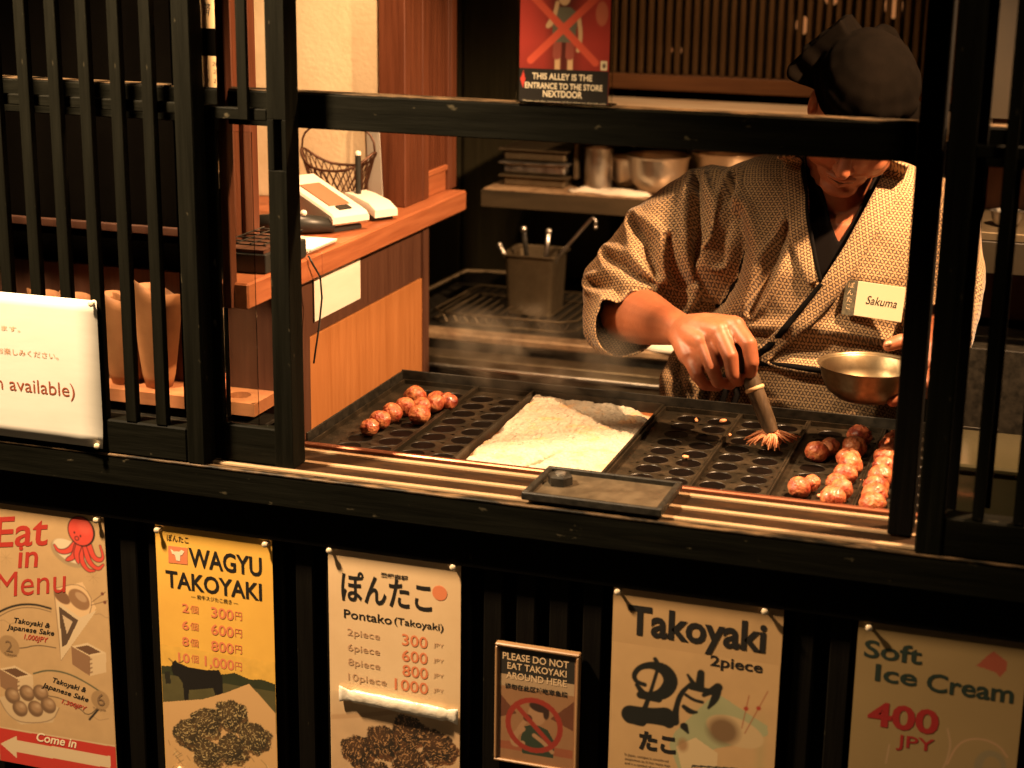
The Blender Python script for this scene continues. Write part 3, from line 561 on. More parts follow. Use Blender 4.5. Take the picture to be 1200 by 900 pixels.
# --- ice cream
t = poster('shade-darkened Soft Ice Cream 400 JPY poster at the right end of the row', -.2290, .0080, .165, .6265, Y, crm3)
p = Paint(-.2285, .1655, .0075, .6260, .0016, (.24, .16, .065)); n = p.noise(12, 13); p.c *= (.92+.16*n)[..., None]  # base repeats the paper tone darkened for weak light
p.poly([(-.0605, .5743), (-.0480, .5900), (-.0382, .5997), (-.0196, .5869), (-.0190, .574), (-.0268, .562), (-.0340, .568)], (.26, .06, .03))
p.line([(-.0882, .4142), (-.080, .440), (-.068, .456), (-.045, .4635), (-.020, .457), (-.006, .440)], .0016, (.40, .22, .12)); p.line([(-.092, .47), (-.084, .44), (-.098, .39)], .001, (.40, .24, .14))
p.line([(-.042, .40), (-.046, .425), (-.035, .443), (-.015, .440), (-.008, .420), (-.02, .405), (-.028, .418)], [.012, .012, .010, .009, .007, .006, .004], (.17, .14, .08), .7); p.line([(-.175, .40), (-.172, .43)], .0008, (.4, .25, .15))
p.build(t, Y-.0002); lettering(t, TEXT['ICE'], Y-.0002)
# --- small framed sign
t = thing('framed_sign', 'small framed sign PLEASE DO NOT EAT TAKOYAKI AROUND HERE between two posters', 'sign', (-.713, .03, .299))
part('frame', t, mat('sign_frame', (.28, .155, .07), .35), (-.7815, .0225, .2990, -.6445, .0355, .3035), (-.7815, .0225, .4965, -.6445, .0355, .5015), (-.7815, .0225, .3036, -.7765, .0355, .4964), (-.6495, .0225, .3036, -.6445, .0355, .4964))
p = Paint(-.7763, .3036, -.6497, .4964, .00105, (.44, .22, .10)); n = p.noise(50, 17)
p.poly([(-.7733, .4945), (-.6525, .4945), (-.6525, .4500), (-.7733, .4500)], (.045, .038, .028)); p.poly([(-.7733, .4498), (-.6525, .4498), (-.6525, .4290), (-.7733, .4290)], (.60, .40, .22))
p.poly([(-.7733, .4150), (-.745, .385), (-.7733, .375)], (.20, .07, .035)); p.poly([(-.6525, .420), (-.69, .385), (-.6525, .370)], (.20, .07, .035)); p.poly([(-.7733, .335), (-.6525, .337), (-.6525, .322), (-.7733, .3205)], (.42, .13, .06)); p.c *= (.94+.12*n)[..., None]
SK = (.55, .30, .15)
p.poly([(-.735, .318), (-.738, .345), (-.732, .365), (-.715, .372), (-.694, .365), (-.682, .345), (-.684, .318)], (.05, .07, .04)); p.line([(-.735, .36), (-.752, .345), (-.750, .330), (-.735, .335)], .009, SK); p.line([(-.748, .335), (-.742, .36), (-.728, .378)], .007, SK)
p.ell(-.712, .388, .0145, .018, SK); p.ell(-.708, .402, .017, .009, (.06, .03, .02), -8); p.ell(-.697, .392, .005, .010, (.06, .03, .02)); p.ell(-.727, .380, .0075, .0065, (.10, .04, .02)); p.line([(-.716, .352), (-.700, .342), (-.686, .328)], .007, SK)
for k in range(30):
    a = 2*PI*k/30; b_ = 2*PI*(k+1)/30; p.line([(-.7165+.043*math.cos(a), .3690+.043*math.sin(a)), (-.7165+.043*math.cos(b_), .3690+.043*math.sin(b_))], .0085, (.42, .05, .03))
p.line([(-.745, .398), (-.688, .340)], .008, (.42, .05, .03)); p.c *= .62; p.build(t, .0262, rough=.4); 
SML = [(a[0], a[1], a[2]+a[4]*.1, a[3], a[4]*.80, *a[5:]) for a in TEXT['SML']]; lettering(t, SML, .0262)
# --- white sign on the lattice
t = thing('paper_sign', 'large bright white paper sign reading available, pinned over the left lattice bars', 'sign', (-1.6, -.003, .752))
q = MB(); nn = 12
for i in range(nn+1):
    for j in range(nn+1):
        u, v = i/nn, j/nn; q.v.append((-1.95+.5055*u, -.0050-.004*max(0, u-.9)*10*max(0, .15-v)*6, .7525+.2445*v))
q.f = [(i*(nn+1)+j, (i+1)*(nn+1)+j, (i+1)*(nn+1)+j+1, i*(nn+1)+j+1) for i in range(nn) for j in range(nn)]; q.mi = [0]*len(q.f); ob = build('sheet', q, mat('bright_paper', (.56, .53, .46), .6, 0, (.52, .49, .42), 5, (1, 1, 5), .05, 10), t, smooth=True)
sm_ = ob.modifiers.new('thickness', 'SOLIDIFY'); sm_.thickness = .0004
lettering(t, TEXT['SGN'], -.0052)
tack(-1.4500, .9930, -.0030, 'on the upper right corner of the white paper sign'); tack(-1.4530, .7570, -.003, 'on the lower right corner of the white paper sign')
for x, z, nr in ((-1.4830, .6150, 'at the top right of the Eat in Menu poster'), (-1.3690, .6120, 'at the top left of the yellow poster'), (-1.1730, .6130, 'at the top right of the yellow poster'), (-1.0600, .6180, 'at the top left of the Pontako poster'), (-.8510, .6180, 'at the top right of the Pontako poster'), (-.5870, .6150, 'at the top left of the Takoyaki 2piece poster'), (-.3640, .6160, 'at the top right of the Takoyaki 2piece poster'), (-.2130, .6130, 'at the top left of the ice cream poster'), (-1.3500, .1770, 'at the foot of the yellow poster')):
    tack(x, z, Y, nr)
# --- wrapped tube lying across the pontako poster
t = thing('wrapped_tube', 'shiny pale wrapped tube with pinched ends taped across the Pontako poster', 'tube', (-.945, .022, .37)); wrap = mat('shiny_wrap', (.80, .74, .62), .22, 0, (.66, .56, .42), 40, (1, 1, 1), .5, 60, coat=.4)
q = MB(); rings = []
for k in range(33):
    s_ = k/32; x = -1.0475+.205*s_; z = .3710-.008*s_; e = min(s_, 1-s_); f = 1 if e > .10 else (.30+.7*(e/.10)**.6 if e > .05 else .95)
    rings.append([(x, .0232+math.cos(2*PI*j/14)*.0052*f*(1 if e > .1 else .5), z+math.sin(2*PI*j/14)*.0115*(1 if e > .10 else .75+.5*(.1-e)/.1)*(1+.06*math.sin(j*3+k))) for j in range(14)])
q.loft(rings); build('wrapper', q, wrap, t, smooth=True)
# --- acrylic poster holder on the rail
t = thing('poster', 'red crossed-out alley poster in a clear stand on the window rail', 'poster', (-.705, .09, 1.3315))
build('clear_stand', MB().box(-.7765, .0735, 1.3318, -.6330, .0765, 1.545), glassm, t); part('foot', t, glassm, (-.7765, .0766, 1.3318, -.6330, .105, 1.3345))
p = Paint(-.7715, 1.3345, -.6375, 1.54, .0012, (.42, .045, .03)); n = p.noise(40, 23)
p.mix(np.clip((p.Z-1.38)/.08, 0, 1)*.5*np.clip(1-np.abs(p.X+.705)/.05, 0, 1)+0*n, (.02, .015, .01)); p.mix(np.clip(1-np.abs(p.X+.705)/.030, 0, 1)*.9, (.04, .015, .01)); p.mix(np.clip((1.42-p.Z)/.05, 0, 1)*.6, (.10, .015, .01)); p.ell(-.650, 1.462, .009, .017, (.55, .14, .07))
SK = (.60, .36, .18)
for x in (-.7145, -.6955): p.line([(x, 1.383), (x, 1.405)], .008, SK); p.line([(x-.001, 1.402), (x, 1.428)], .0125, (.30, .07, .045))
p.poly([(-.722, 1.420), (-.688, 1.420), (-.686, 1.462), (-.697, 1.470), (-.713, 1.470), (-.724, 1.460)], (.13, .11, .07)); p.line([(-.684, 1.456), (-.680, 1.430), (-.684, 1.410)], .006, SK); p.line([(-.722, 1.455), (-.732, 1.440), (-.722, 1.448), (-.716, 1.475)], .006, SK); p.ell(-.7055, 1.484, .009, .012, SK); p.ell(-.7045, 1.492, .0095, .006, (.05, .03, .02))
for a, b in (((-.7549, 1.3935), (-.6580, 1.4850)), ((-.6580, 1.3935), (-.7540, 1.4850))): p.line([a, b], .0105, (.62, .09, .045))
p.poly([(-.7715, 1.3825), (-.6375, 1.3825), (-.6375, 1.3345), (-.7715, 1.3345)], (.022, .018, .014)); p.poly([(-.7700, 1.366), (-.7655, 1.378), (-.7625, 1.366), (-.7655, 1.354)], (.60, .06, .04)); p.poly([(-.6500, 1.396), (-.6400, 1.396), (-.6400, 1.383), (-.6500, 1.383)], (.72, .58, .36)); p.ell(-.645, 1.3895, .0025, .0035, (.1, .06, .04))
p.build(t, .0728, rough=.35)
lettering(t, [(a[0], a[1]-.0012, a[2], a[3], a[4], *a[5:]) for a in TEXT['ALY']], .0728)
# --- notes by the narrow gap
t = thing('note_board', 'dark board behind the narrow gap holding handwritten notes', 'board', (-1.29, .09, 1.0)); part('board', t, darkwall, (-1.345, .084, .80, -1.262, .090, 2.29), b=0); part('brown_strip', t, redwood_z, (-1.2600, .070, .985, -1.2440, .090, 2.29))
for (a, b, c_, d_), tx in (((-1.300, 1.4205, -1.2445, 1.53), [('済', -1.286, 1.440, .014, .018, 'pen', .2)]), ((-1.300, 1.328, -1.2455, 1.3785), [('1   20 U', -1.2835, 1.364, .030, .006, 'pen', .2), ('2   23 H', -1.2835, 1.352, .031, .006, 'pen', .2), ('3   21 U', -1.2835, 1.338, .031, .006, 'pen', .2)]), ((-1.300, 1.239, -1.2500, 1.29), [])):
    n_ = thing('paper_note', {0: 'lowest blank paper note seen below the rail in the narrow gap', 1: 'upper paper note with one character on the dark board', 3: 'paper note with three rows of handwritten numbers above the rail'}[len(tx)], 'note', (a, .083, b)); part('sheet', n_, mat('note_paper', (.62, .40, .19), .7), (a, .0832, b, c_, .0838, d_), b=0); 
    if tx: lettering(n_, tx, .0831)
C.objects.unlink(_to); bpy.data.objects.remove(_to)

# ------------------------------------------------------------------ food on the griddle
def vnoise(co, sc, seed=0):
    r = np.random.RandomState(seed); g = r.rand(32, 32, 32); p = co*sc+7.3; i = np.floor(p).astype(int); f = p-i; f = f*f*(3-2*f); o = 0
    for a in (0, 1):
        for b in (0, 1):
            for c in (0, 1):
                o = o+g[(i[:, 0]+a) % 32, (i[:, 1]+b) % 32, (i[:, 2]+c) % 32]*(f[:, 0] if a else 1-f[:, 0])*(f[:, 1] if b else 1-f[:, 1])*(f[:, 2] if c else 1-f[:, 2])
    return o
def fbm(co, sc, seed=0, n=3): return sum(vnoise(co, sc*2**k, seed+k)/2**k for k in range(n))/sum(1/2**k for k in range(n))
ball_m = mat('takoyaki_crust', (.60, .23, .085), .42, 0, (.28, .040, .015), 55, (1, 1, 1), .7, 190, coat=.22, lo=.34, hi=.60)
ball_d = mat('takoyaki_crust_dark', (.50, .14, .06), .34, 0, (.16, .022, .012), 75, (1, 1, 1), .5, 160, coat=.25, lo=.40, hi=.60)
def ball_mesh(seed, r=.0205, flat=.92, lump=.13):
    bm = bmesh.new(); bmesh.ops.create_icosphere(bm, subdivisions=4, radius=1); co = np.array([v.co[:] for v in bm.verts])
    d = 1+lump*(fbm(co, 1.6, seed)-.5)*2+.12*(np.abs(fbm(co, 4, seed+9)-.5)*-2+.5)+.035*(fbm(co, 11, seed+4)-.5)
    rnd = random.Random(seed); k = rnd.uniform(0, PI); crease = (co[:, 0]*math.cos(k)+co[:, 1]*math.sin(k))*1.0+.25*(vnoise(co, 2, seed+3)-.5); d -= .11*np.exp(-(crease/.09)**2)*(co[:, 2] > -.3)
    for v, s_ in zip(bm.verts, d): v.co = Vector((v.co.x*r*s_, v.co.y*r*s_, v.co.z*r*s_*flat))
    me = bpy.data.meshes.new('takoyaki_ball'); bm.to_mesh(me); bm.free(); me.polygons.foreach_set('use_smooth', [True]*len(me.polygons)); me.materials.append(ball_m); return me
BM = [ball_mesh(k) for k in range(7)]; BMD = [m_.copy() for m_ in BM[:3]]
for m_ in BMD: m_.materials[0] = ball_d
ORD = ['first', 'second', 'third', 'fourth', 'fifth', 'sixth', 'seventh', 'eighth', 'ninth']
def balls(pts, where, col):
    for k, (x, y, dz, s_) in enumerate(pts):
        dark = (s_ < 0); s_ = abs(s_); ob = bpy.data.objects.new('takoyaki_ball', (BMD[k % 3] if dark else BM[random.randrange(7)])); C.objects.link(ob)
        ob.location = (x, y, .744+dz); ob.rotation_euler = (random.uniform(-.5, .5), random.uniform(-.5, .5), random.uniform(0, 6.28)); ob.scale = (s_*.84, s_*.84, s_*.80)
        ob['label'] = '%s takoyaki ball, %s from the front, %s' % ('dark' if dark else 'golden', ORD[k], where); ob['category'] = 'takoyaki ball'; ob['group'] = col
balls([(-1.092, .262, .006, .95), (-1.090, .305, .008, 1.05), (-1.084, .345, .010, 1.05), (-1.078, .388, .010, 1.08), (-1.080, .448, .014, 1.1), (-1.100, .475, .004, -.8)], 'left column of the leftmost mould', 'takoyaki balls in the leftmost mould')
balls([(-1.036, .352, .010, 1.1), (-1.050, .402, .010, .98), (-1.034, .418, .012, 1.0), (-1.018, .446, .010, -1.0), (-1.045, .458, .008, .95)], 'right column of the leftmost mould', 'takoyaki balls in the leftmost mould')
balls([(-.351, .205, .006, 1.05), (-.336, .226, .008, .8), (-.352, .392, .008, 1.1), (-.338, .430, .006, 1.0)], 'left column of the right-hand moulds', 'takoyaki balls in the right-hand moulds')
balls([(-.296, .178, .006, 1.1), (-.288, .206, .010, 1.05), (-.300, .250, .006, .95), (-.292, .290, .008, 1.08), (-.290, .338, .010, 1.15), (-.298, .372, .008, 1.1), (-.296, .428, .012, 1.15), (-.296, .492, .012, -1.2)], 'middle column of the right-hand moulds', 'takoyaki balls in the right-hand moulds')
balls([(-.236, .178, .004, 1.1), (-.238, .212, .006, 1.15), (-.240, .252, .006, 1.15), (-.238, .300, .008, 1.12), (-.238, .350, .008, -1.1), (-.242, .398, .008, 1.1), (-.240, .450, .008, 1.1), (-.238, .498, .008, 1.1)], 'column beside the black post', 'takoyaki balls in the right-hand moulds')
# crumbs
crumb_m = mat('crumb', (.62, .26, .12), .5)
for x, y, c_ in ((-.556, .322, 'between two empty pits in the centre'), (-.585, .536, 'at the rear left of the empty moulds'), (-.540, .548, 'at the rear middle of the empty moulds'), (-.455, .515, 'at the rear right of the empty moulds'), (-.513, .470, 'on the ridge between the empty moulds'), (-.266, .300, 'on the ridge beside the rightmost ball column'), (-.318, .205, 'at the front beside the middle ball column')):
    q = MB(); q.ellip((x, y, .7405), .0065, .004, .0035, Matrix.Rotation(x*40, 3, 'Z'), 8, 6); co = np.array(q.v); co += (fbm(co, 300, 3)[:, None]-.5)*.004; q.v = [tuple(v) for v in co]
    build('batter_crumb', q, crumb_m, smooth=True, label='small pink-brown crumb '+c_, cat='crumb', group='crumbs on the griddle')
# batter
NX, NY = 150, 252; X_, Y_ = np.meshgrid(np.linspace(-.9005, -.660, NX), np.linspace(.170, .586, NY)); co = np.stack([X_.ravel(), Y_.ravel(), X_.ravel()*0], -1)
n1, n2, n3 = fbm(co, 22, 1).reshape(NY, NX), fbm(co, 90, 5).reshape(NY, NX), fbm(co, 330, 8, 2).reshape(NY, NX)
edge = np.minimum(np.minimum((X_+.9005)/.012+1.2*(n1-.5)*2, (Y_-.170)/.01+.6), np.minimum((-.660-X_)/.008+.6, (.586-Y_)/.012+.4+(n1-.5)*2)); edge = np.minimum(edge, ((-.660-X_)*.9+(.600-Y_)*.55-.03)/.022+(n1-.5)*2.4); e_ = np.clip(edge, 0, 1)
Z_ = .7292+e_*(.011+.004*(n1-.35)+.0050*(n2-.5)+.0070*(n3-.5)-.002*np.clip((n3-.62)*8, 0, 1))
slit = np.exp(-(((X_+.772)-(Y_-.23)*.25)/.004)**2)*np.exp(-((Y_-.215)/.05)**2); Z_ -= .004*slit
bt = mat('batter', (1, 1, 1), .42, vcol='tint', coat=.5); me = bpy.data.meshes.new('batter'); i = np.arange(NX*NY).reshape(NY, NX)
f = np.stack([i[:-1, :-1], i[:-1, 1:], i[1:, 1:], i[1:, :-1]], -1).reshape(-1, 4); me.from_pydata(np.stack([X_, Y_, Z_], -1).reshape(-1, 3).tolist(), [], f.tolist())
colr = np.ones((NY, NX, 3))*np.array((.50, .43, .33))*(.86+.25*(n2-.35)+.35*(n3-.5))[..., None]; br = np.clip((.72-e_)*1.6, 0, 1)[..., None]; colr = colr*(1-br)+np.array((.26, .085, .025))*br
r = np.random.RandomState(4); tn = np.clip((fbm(co, 35, 21).reshape(NY, NX)-.57)*7, 0, 1)[..., None]*.55; colr = colr*(1-tn)+np.array((.70, .38, .15))*tn
for k in range(260): a, b = r.randint(3, NY-3), r.randint(3, NX-3); colr[a, b] = ((.05, .05, .015), (.62, .16, .07), (.42, .20, .06))[k % 3]
sl = np.clip(slit*1.5, 0, 1)[..., None]*.8; colr = colr*(1-sl)+np.array((.35, .12, .05))*sl
at = me.color_attributes.new('tint', 'FLOAT_COLOR', 'POINT'); at.data.foreach_set('color', np.concatenate([colr, np.ones((NY, NX, 1))], -1).ravel()); me.materials.append(bt); me.polygons.foreach_set('use_smooth', [True]*len(me.polygons))
ob = bpy.data.objects.new('batter', me); C.objects.link(ob); ob['label'] = 'pale lumpy batter spread over the flat tray in the middle of the griddle'; ob['category'] = 'batter'
# lid with hexagonal knob lying on the tracks
t = thing('pan_lid', 'black rectangular lid with a hexagonal knob lying on the sill tracks', 'lid', (-.628, .072, .748)); M = Matrix.Translation((-.628, .070, .7485)) @ Matrix.Rotation(math.radians(-.5), 4, 'Z')
q = MB(); q.box(-.103, -.062, .0, .103, .062, .005, M, b=.002); build('plate', q, mat('lid_plate', (.060, .045, .028), .33, .3, (.10, .075, .045), 30, (1, 1, 1), .15, rough2=.5), t)
q = MB(); 
for bx in ((-.108, -.068, .0005, .108, -.0605, .013), (-.108, .0605, .0005, .108, .068, .013), (-.108, -.0604, .0005, -.0985, .0604, .013), (.0985, -.0604, .0005, .108, .0604, .013)): q.box(*bx, M, b=.0015)
build('raised_rim', q, blackm, t)
q = MB(); q.lathe([(.0195, .005), (.0195, .018), (.017, .0215), (.0085, .0215)], M @ Vector((-.071, .012, 0)), 6, None, True); build('knob', q, blackm, t)
q = MB(); q.lathe([(.0085, .0215), (.008, .0235), (.003, .0245)], M @ Vector((-.071, .012, 0)), 16, None, True); build('bolt', q, steel, t, smooth=True, sharp=40)
# ------------------------------------------------------------------ left display: holed board and paper cones
t = thing('serving_board', 'wooden board with round holes standing behind the left lattice', 'board', (-1.42, .30, .75)); wd = wood('pale_board', (.28, .10, .04), (.36, .15, .06), 'x', .5, .1)
q = MB(); x0, y0, x1, y1, zt = -1.70, .215, -1.285, .395, .784; hx = [(-1.345, .345), (-1.345, .265), (-1.405, .365), (-1.42, .275), (-1.49, .355), (-1.49, .265), (-1.56, .355), (-1.56, .265), (-1.63, .355), (-1.63, .265)]
ys_ = [y0, .310, y1]; xs_ = [x0, -1.595, -1.525, -1.455, -1.3825, x1]; 
for a in range(5):
    for b in range(2):
        ax, bx_, ay, by = xs_[a], xs_[a+1], ys_[b], ys_[b+1]; cx, cy = (ax+bx_)/2, (ay+by)/2+(.008 if a % 2 else -.005); N_ = 24; out = []
        for j in range(N_):
            an = 2*PI*j/N_; ca, sa = math.cos(an), math.sin(an); tt = min(((bx_-cx) if ca > 0 else (cx-ax))/max(abs(ca), 1e-6), ((by-cy) if sa > 0 else (cy-ay))/max(abs(sa), 1e-6)); out.append((cx+ca*tt, cy+sa*tt, zt))
        q.loft([out]+[[(cx+math.cos(2*PI*j/N_)*.0205, cy+math.sin(2*PI*j/N_)*.0205, z) for j in range(N_)] for z in (zt, zt-.021)], cap=False)
q.box(x0, y0, zt-.0222, x1, y1, zt-.0212); 
for bx in ((x0, y0-.002, zt-.0222, x1, y0, zt), (x0, y1, zt-.0222, x1, y1+.002, zt), (x1, y0-.002, zt-.0222, x1+.002, y1+.002, zt), (x0-.002, y0-.002, zt-.0222, x0, y1+.002, zt)): q.box(*bx)
build('board', q, wd, t)
t = thing('display_shelf', 'dark metal-edged shelf under the holed board behind the left lattice', 'shelf', (-1.5, .2, .70)); part('shelf_top', t, blackm, (-2.5, .06, .735, -1.275, .42, .7425)); part('rail', t, steel, (-2.5, .10, .7428, -1.275, .108, .7465)); part('rail', t, steel, (-2.5, .17, .7428, -1.275, .176, .7465))
kraft = mat('cone_paper', (.34, .15, .055), .6, 0, (.27, .115, .04), 20, (1, 1, 1), .1)
def cone(x, y, z, h, r_, tilt, lab, pr=False):
    t = thing('paper_cone', lab, 'paper cone', (x, y, z)); R = Matrix.Rotation(math.radians(tilt), 3, 'Y') @ Matrix.Rotation(math.radians(6), 3, 'X'); q = MB(); vs = []; n = 28
    for i in range(9):
        for j in range(n+1):
            u = j/n; a = 2*PI*u*1.06+1.9; hh = h*(1+.28*math.cos(a+2.2)) if i == 8 else None; s_ = i/8; zz = h*s_*(1+.11*s_*math.cos(a+2.0)+.03*s_*math.cos(3*a)); rr_ = .024+(r_-.016)*s_**.7*(1+.05*u); vs.append(Vector((x, y, z))+R @ Vector((rr_*math.cos(a), rr_*math.sin(a), zz)))
    q.add(vs, [(i*(n+1)+j, i*(n+1)+j+1, (i+1)*(n+1)+j+1, (i+1)*(n+1)+j) for i in range(8) for j in range(n)]); ob = build('paper', q, kraft, t, smooth=True); s_ = ob.modifiers.new('thickness', 'SOLIDIFY'); s_.thickness = .0006
    if pr:
        q = MB(); A = Vector((x, y, z)); q.add([A+R @ Vector(p) for p in ((-.004, -.016, .045), (.016, -.020, .075), (.022, -.015, .060), (.008, -.011, .020))], [(0, 1, 2, 3)]); build('printed_label', q, ink('lred'), t)
cone(-1.493, .262, .785, .180, .036, 4, 'tall open paper cone nearest the thick post, red print at its foot', True)
cone(-1.560, .262, .785, .160, .036, 2, 'second paper cone from the thick post, with a torn rim'); cone(-1.532, .30, .785, .15, .036, -3, 'shorter folded paper cone behind the two front cones')
cone(-1.640, .262, .785, .150, .034, 5, 'paper cone rising behind the right part of the white sign'); cone(-1.700, .262, .785, .150, .034, 3, 'paper cone rising behind the left part of the white sign')
# ------------------------------------------------------------------ payment counter
ZC = 1.0255; cream_pl = mat('cream_plastic', (.80, .74, .62), .35, 0, coat=.2); dk_pl = mat('dark_plastic', (.02, .02, .017), .4); scr = mat('dull_screen', (.30, .15, .08), .25)
def slab(q, M, L_, W_, zs):   # wedge profile along local x
    q.loft([[M @ Vector((x, s_*W_/2*k, z)) for (s_, k, z) in ((-1, 1, z0), (-1, 1, z1-.004), (-1, .93, z1), (1, .93, z1), (1, 1, z1-.004), (1, 1, z0))][::-1] for x, z0, z1 in zs])
t = thing('card_terminal', 'large cream card terminal on a dark stand at the counter edge', 'card terminal', (-1.33, .60, ZC)); M = Matrix.Translation((-1.33, .60, ZC)) @ Matrix.Rotation(math.radians(-28), 4, 'Z')
q = MB(); slab(q, M, 0, .085, [(-.085, .045, .075), (-.075, .042, .085), (-.02, .034, .068), (.06, .018, .044), (.085, .014, .036), (.09, .018, .030)]); build('casing', q, cream_pl, t, smooth=True, sharp=35)
q = MB(); slab(q, M, 0, .072, [(-.08, .0005, .041), (-.03, .0005, .034), (.04, .0005, .016), (.075, .0005, .010)]); build('stand', q, dk_pl, t)
q = MB(); slab(q, M, 0, .05, [(-.035, .072, .0745), (.055, .045, .0475)]); build('screen', q, scr, t)
q = MB(); slab(q, M, 0, .03, [(.060, .043, .0465), (.074, .038, .0425)]); build('key_pad', q, dk_pl, t)
t = thing('card_reader', 'small cream card reader lying behind the large terminal', 'card reader', (-1.285, .70, ZC)); M = Matrix.Translation((-1.280, .715, ZC)) @ Matrix.Rotation(math.radians(-30), 4, 'Z')
q = MB(); slab(q, M, 0, .055, [(-.045, .034, .045), (-.02, .030, .043), (.03, .016, .034), (.052, .008, .022)]); build('casing', q, cream_pl, t, smooth=True, sharp=35); q = MB(); slab(q, M, 0, .05, [(-.035, .0005, .029), (.02, .0005, .017), (.04, .0005, .010)]); build('stand', q, dk_pl, t)
t = thing('receipt_printer', 'low dark device with pale knobs below the large terminal', 'device', (-1.31, .50, ZC)); q = MB(); q.tube([(-1.40, .47, ZC+.018), (-1.33, .50, ZC+.020), (-1.275, .535, ZC+.014)], [.018, .020, .012], 12); build('body', q, dk_pl, t, smooth=True)
for k in range(2): q = MB(); q.ellip((-1.335+.016*k, .49+.008*k, ZC+.040), .007, .007, .006, n=10, m_=6); build('knob', q, cream_pl, t, smooth=True)
t = thing('paper_pad', 'thin stack of pale papers at the front of the counter', 'papers', (-1.26, .40, ZC))
for k in range(3): part('sheet', t, paper, (-1.31, .325+.004*k, ZC+.0005+.003*k, -1.236+.004*k, .455-.006*k, ZC+.003+.003*k), b=0)
t = thing('pen', 'black pen standing upright by the basket', 'pen', (-1.305, .72, ZC)); q = MB(); q.tube([(-1.3060, .72, ZC+.03), (-1.3060, .72, ZC+.118)], .0058, 10); build('barrel', q, dk_pl, t, smooth=True, sharp=50); q = MB(); q.lathe([(.0062, 0), (.0062, .004), (.004, .008)], (-1.306, .72, ZC+.118), 10, None, True); build('cap', q, cream_pl, t); q = MB(); q.lathe([(.014, .0), (.012, .012), (.006, .03)], (-1.306, .72, ZC+.0003), 12, None, True); build('pen_base', q, dk_pl, t)
t = thing('standing_card', 'white card standing against the wall at the column', 'card', (-1.31, .85, ZC)); q = MB(); q.add([(-1.338, .846, ZC+.001), (-1.302, .835, ZC+.001), (-1.312, .838, 1.20), (-1.345, .852, 1.20)], [(0, 1, 2, 3)]); ob = build('sheet', q, mat('bright_paper', (1, 1, 1)), t); s_ = ob.modifiers.new('t', 'SOLIDIFY'); s_.thickness = .001
wire = mat('brown_wire', (.10, .045, .025), .45, .5)
t = thing('wire_basket', 'brown wire basket with a hoop handle against the cream wall', 'basket', (-1.40, .77, ZC)); cx, cy = -1.372, .775
def rim(k, s_): a = 2*PI*k/28; return Vector((cx+math.cos(a)*.078*s_, cy+math.sin(a)*.045*s_, ZC+.030+.052*s_*s_+.035*abs(math.cos(a))**3*(s_ > .9)))
q = MB(); q.tube([rim(k, 1) for k in range(28)], .0028, 6, closed=True); build('rim', q, wire, t, smooth=True)
q = MB(); q.tube([(cx+math.cos(2*PI*k/20)*.05, cy+math.sin(2*PI*k/20)*.03, ZC+.003) for k in range(20)], .0022, 6, closed=True); build('base_ring', q, wire, t, smooth=True)
q = MB(); q.tube([rim(0, 1)+Vector((-.078*(1-math.cos(a)), 0, .055*math.sin(a)**.7)) for a in [PI*k/14 for k in range(15)]], .0022, 6); build('handle', q, wire, t, smooth=True)
q = MB()
for k in range(28):
    for d in (-3, 3):
        a = rim(k, 1); b_ = 2*PI*(k+d)/28; q.tube([a, (cx+math.cos(b_)*.05, cy+math.sin(b_)*.03, ZC+.003)], .0012, 4)
build('wire_mesh', q, wire, t, kind='stuff')
t = thing('wire_rack', 'black wire letter rack on the counter seen through the narrow gap', 'rack', (-1.27, .25, ZC)); q = MB()
for k in range(6): q.box(-1.305, .16+.028*k, ZC+.045, -1.228, .162+.028*k, ZC+.047)
for k in range(4): q.box(-1.303+.024*k, .158, ZC+.0475, -1.301+.024*k, .305, ZC+.0490)
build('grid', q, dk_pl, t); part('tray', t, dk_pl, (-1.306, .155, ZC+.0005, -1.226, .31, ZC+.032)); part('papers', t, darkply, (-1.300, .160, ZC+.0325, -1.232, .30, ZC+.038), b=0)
q = MB(); q.tube([(-1.2175, .300, 1.03), (-1.212, .305, 1.015), (-1.208, .325, .99), (-1.210, .335, .95), (-1.212, .325, .90), (-1.214, .305, .84)], .0018, 6); build('cable', q, dk_pl, None, smooth=True, label='thin black cable hanging over the counter edge beside the slotted post', cat='cable')
# ------------------------------------------------------------------ rear kitchen
dull = mat('dull_steel', (.20, .155, .095), .42, .8, (.11, .08, .045), 14, (1, 1, 1), .12, rough2=.6); grease = mat('greasy_top', (.60, .42, .25), .35, .3, (.26, .15, .08), 30, (1, 1, 1), .2, rough2=.55)
t = thing('rear_stove', 'low rear stove with a greasy steel top behind the cook', 'stove', (-.9, 1.4, 0)); part('top', t, blackm, (-1.46, 1.225, .672, -.30, 1.98, .688), b=.004); part('front_strip', t, grease, (-1.46, 1.17, .672, -.30, 1.2245, .690), b=.004); part('body', t, blackm, (-1.45, 1.19, .03, -.31, 1.97, .6715)); part('front_shelf', t, dull, (-1.40, 1.10, .648, -.30, 1.165, .655), (-1.40, 1.095, .40, -.30, 1.0995, .655)); part('front_shelf_lip', t, steel, (-1.40, 1.085, .632, -.30, 1.0945, .640))  # blackened top and pale front strip put the rear shade into the colours
t = thing('wire_cooling_rack', 'wire rack on the rear stove under the steel container', 'rack', (-1.2, 1.4, .69)); q = MB()
def WR(a, b, r_=.0025): q.tube([a, b], r_, 6)
for z in (.694, .716): q.tube([(-1.33, 1.25, z), (-1.05, 1.25, z), (-1.02, 1.28, z), (-1.02, 1.56, z), (-1.35, 1.56, z), (-1.36, 1.28, z)], .003, 6, closed=True)
build('frame', q, dull, t, smooth=True); q = MB()
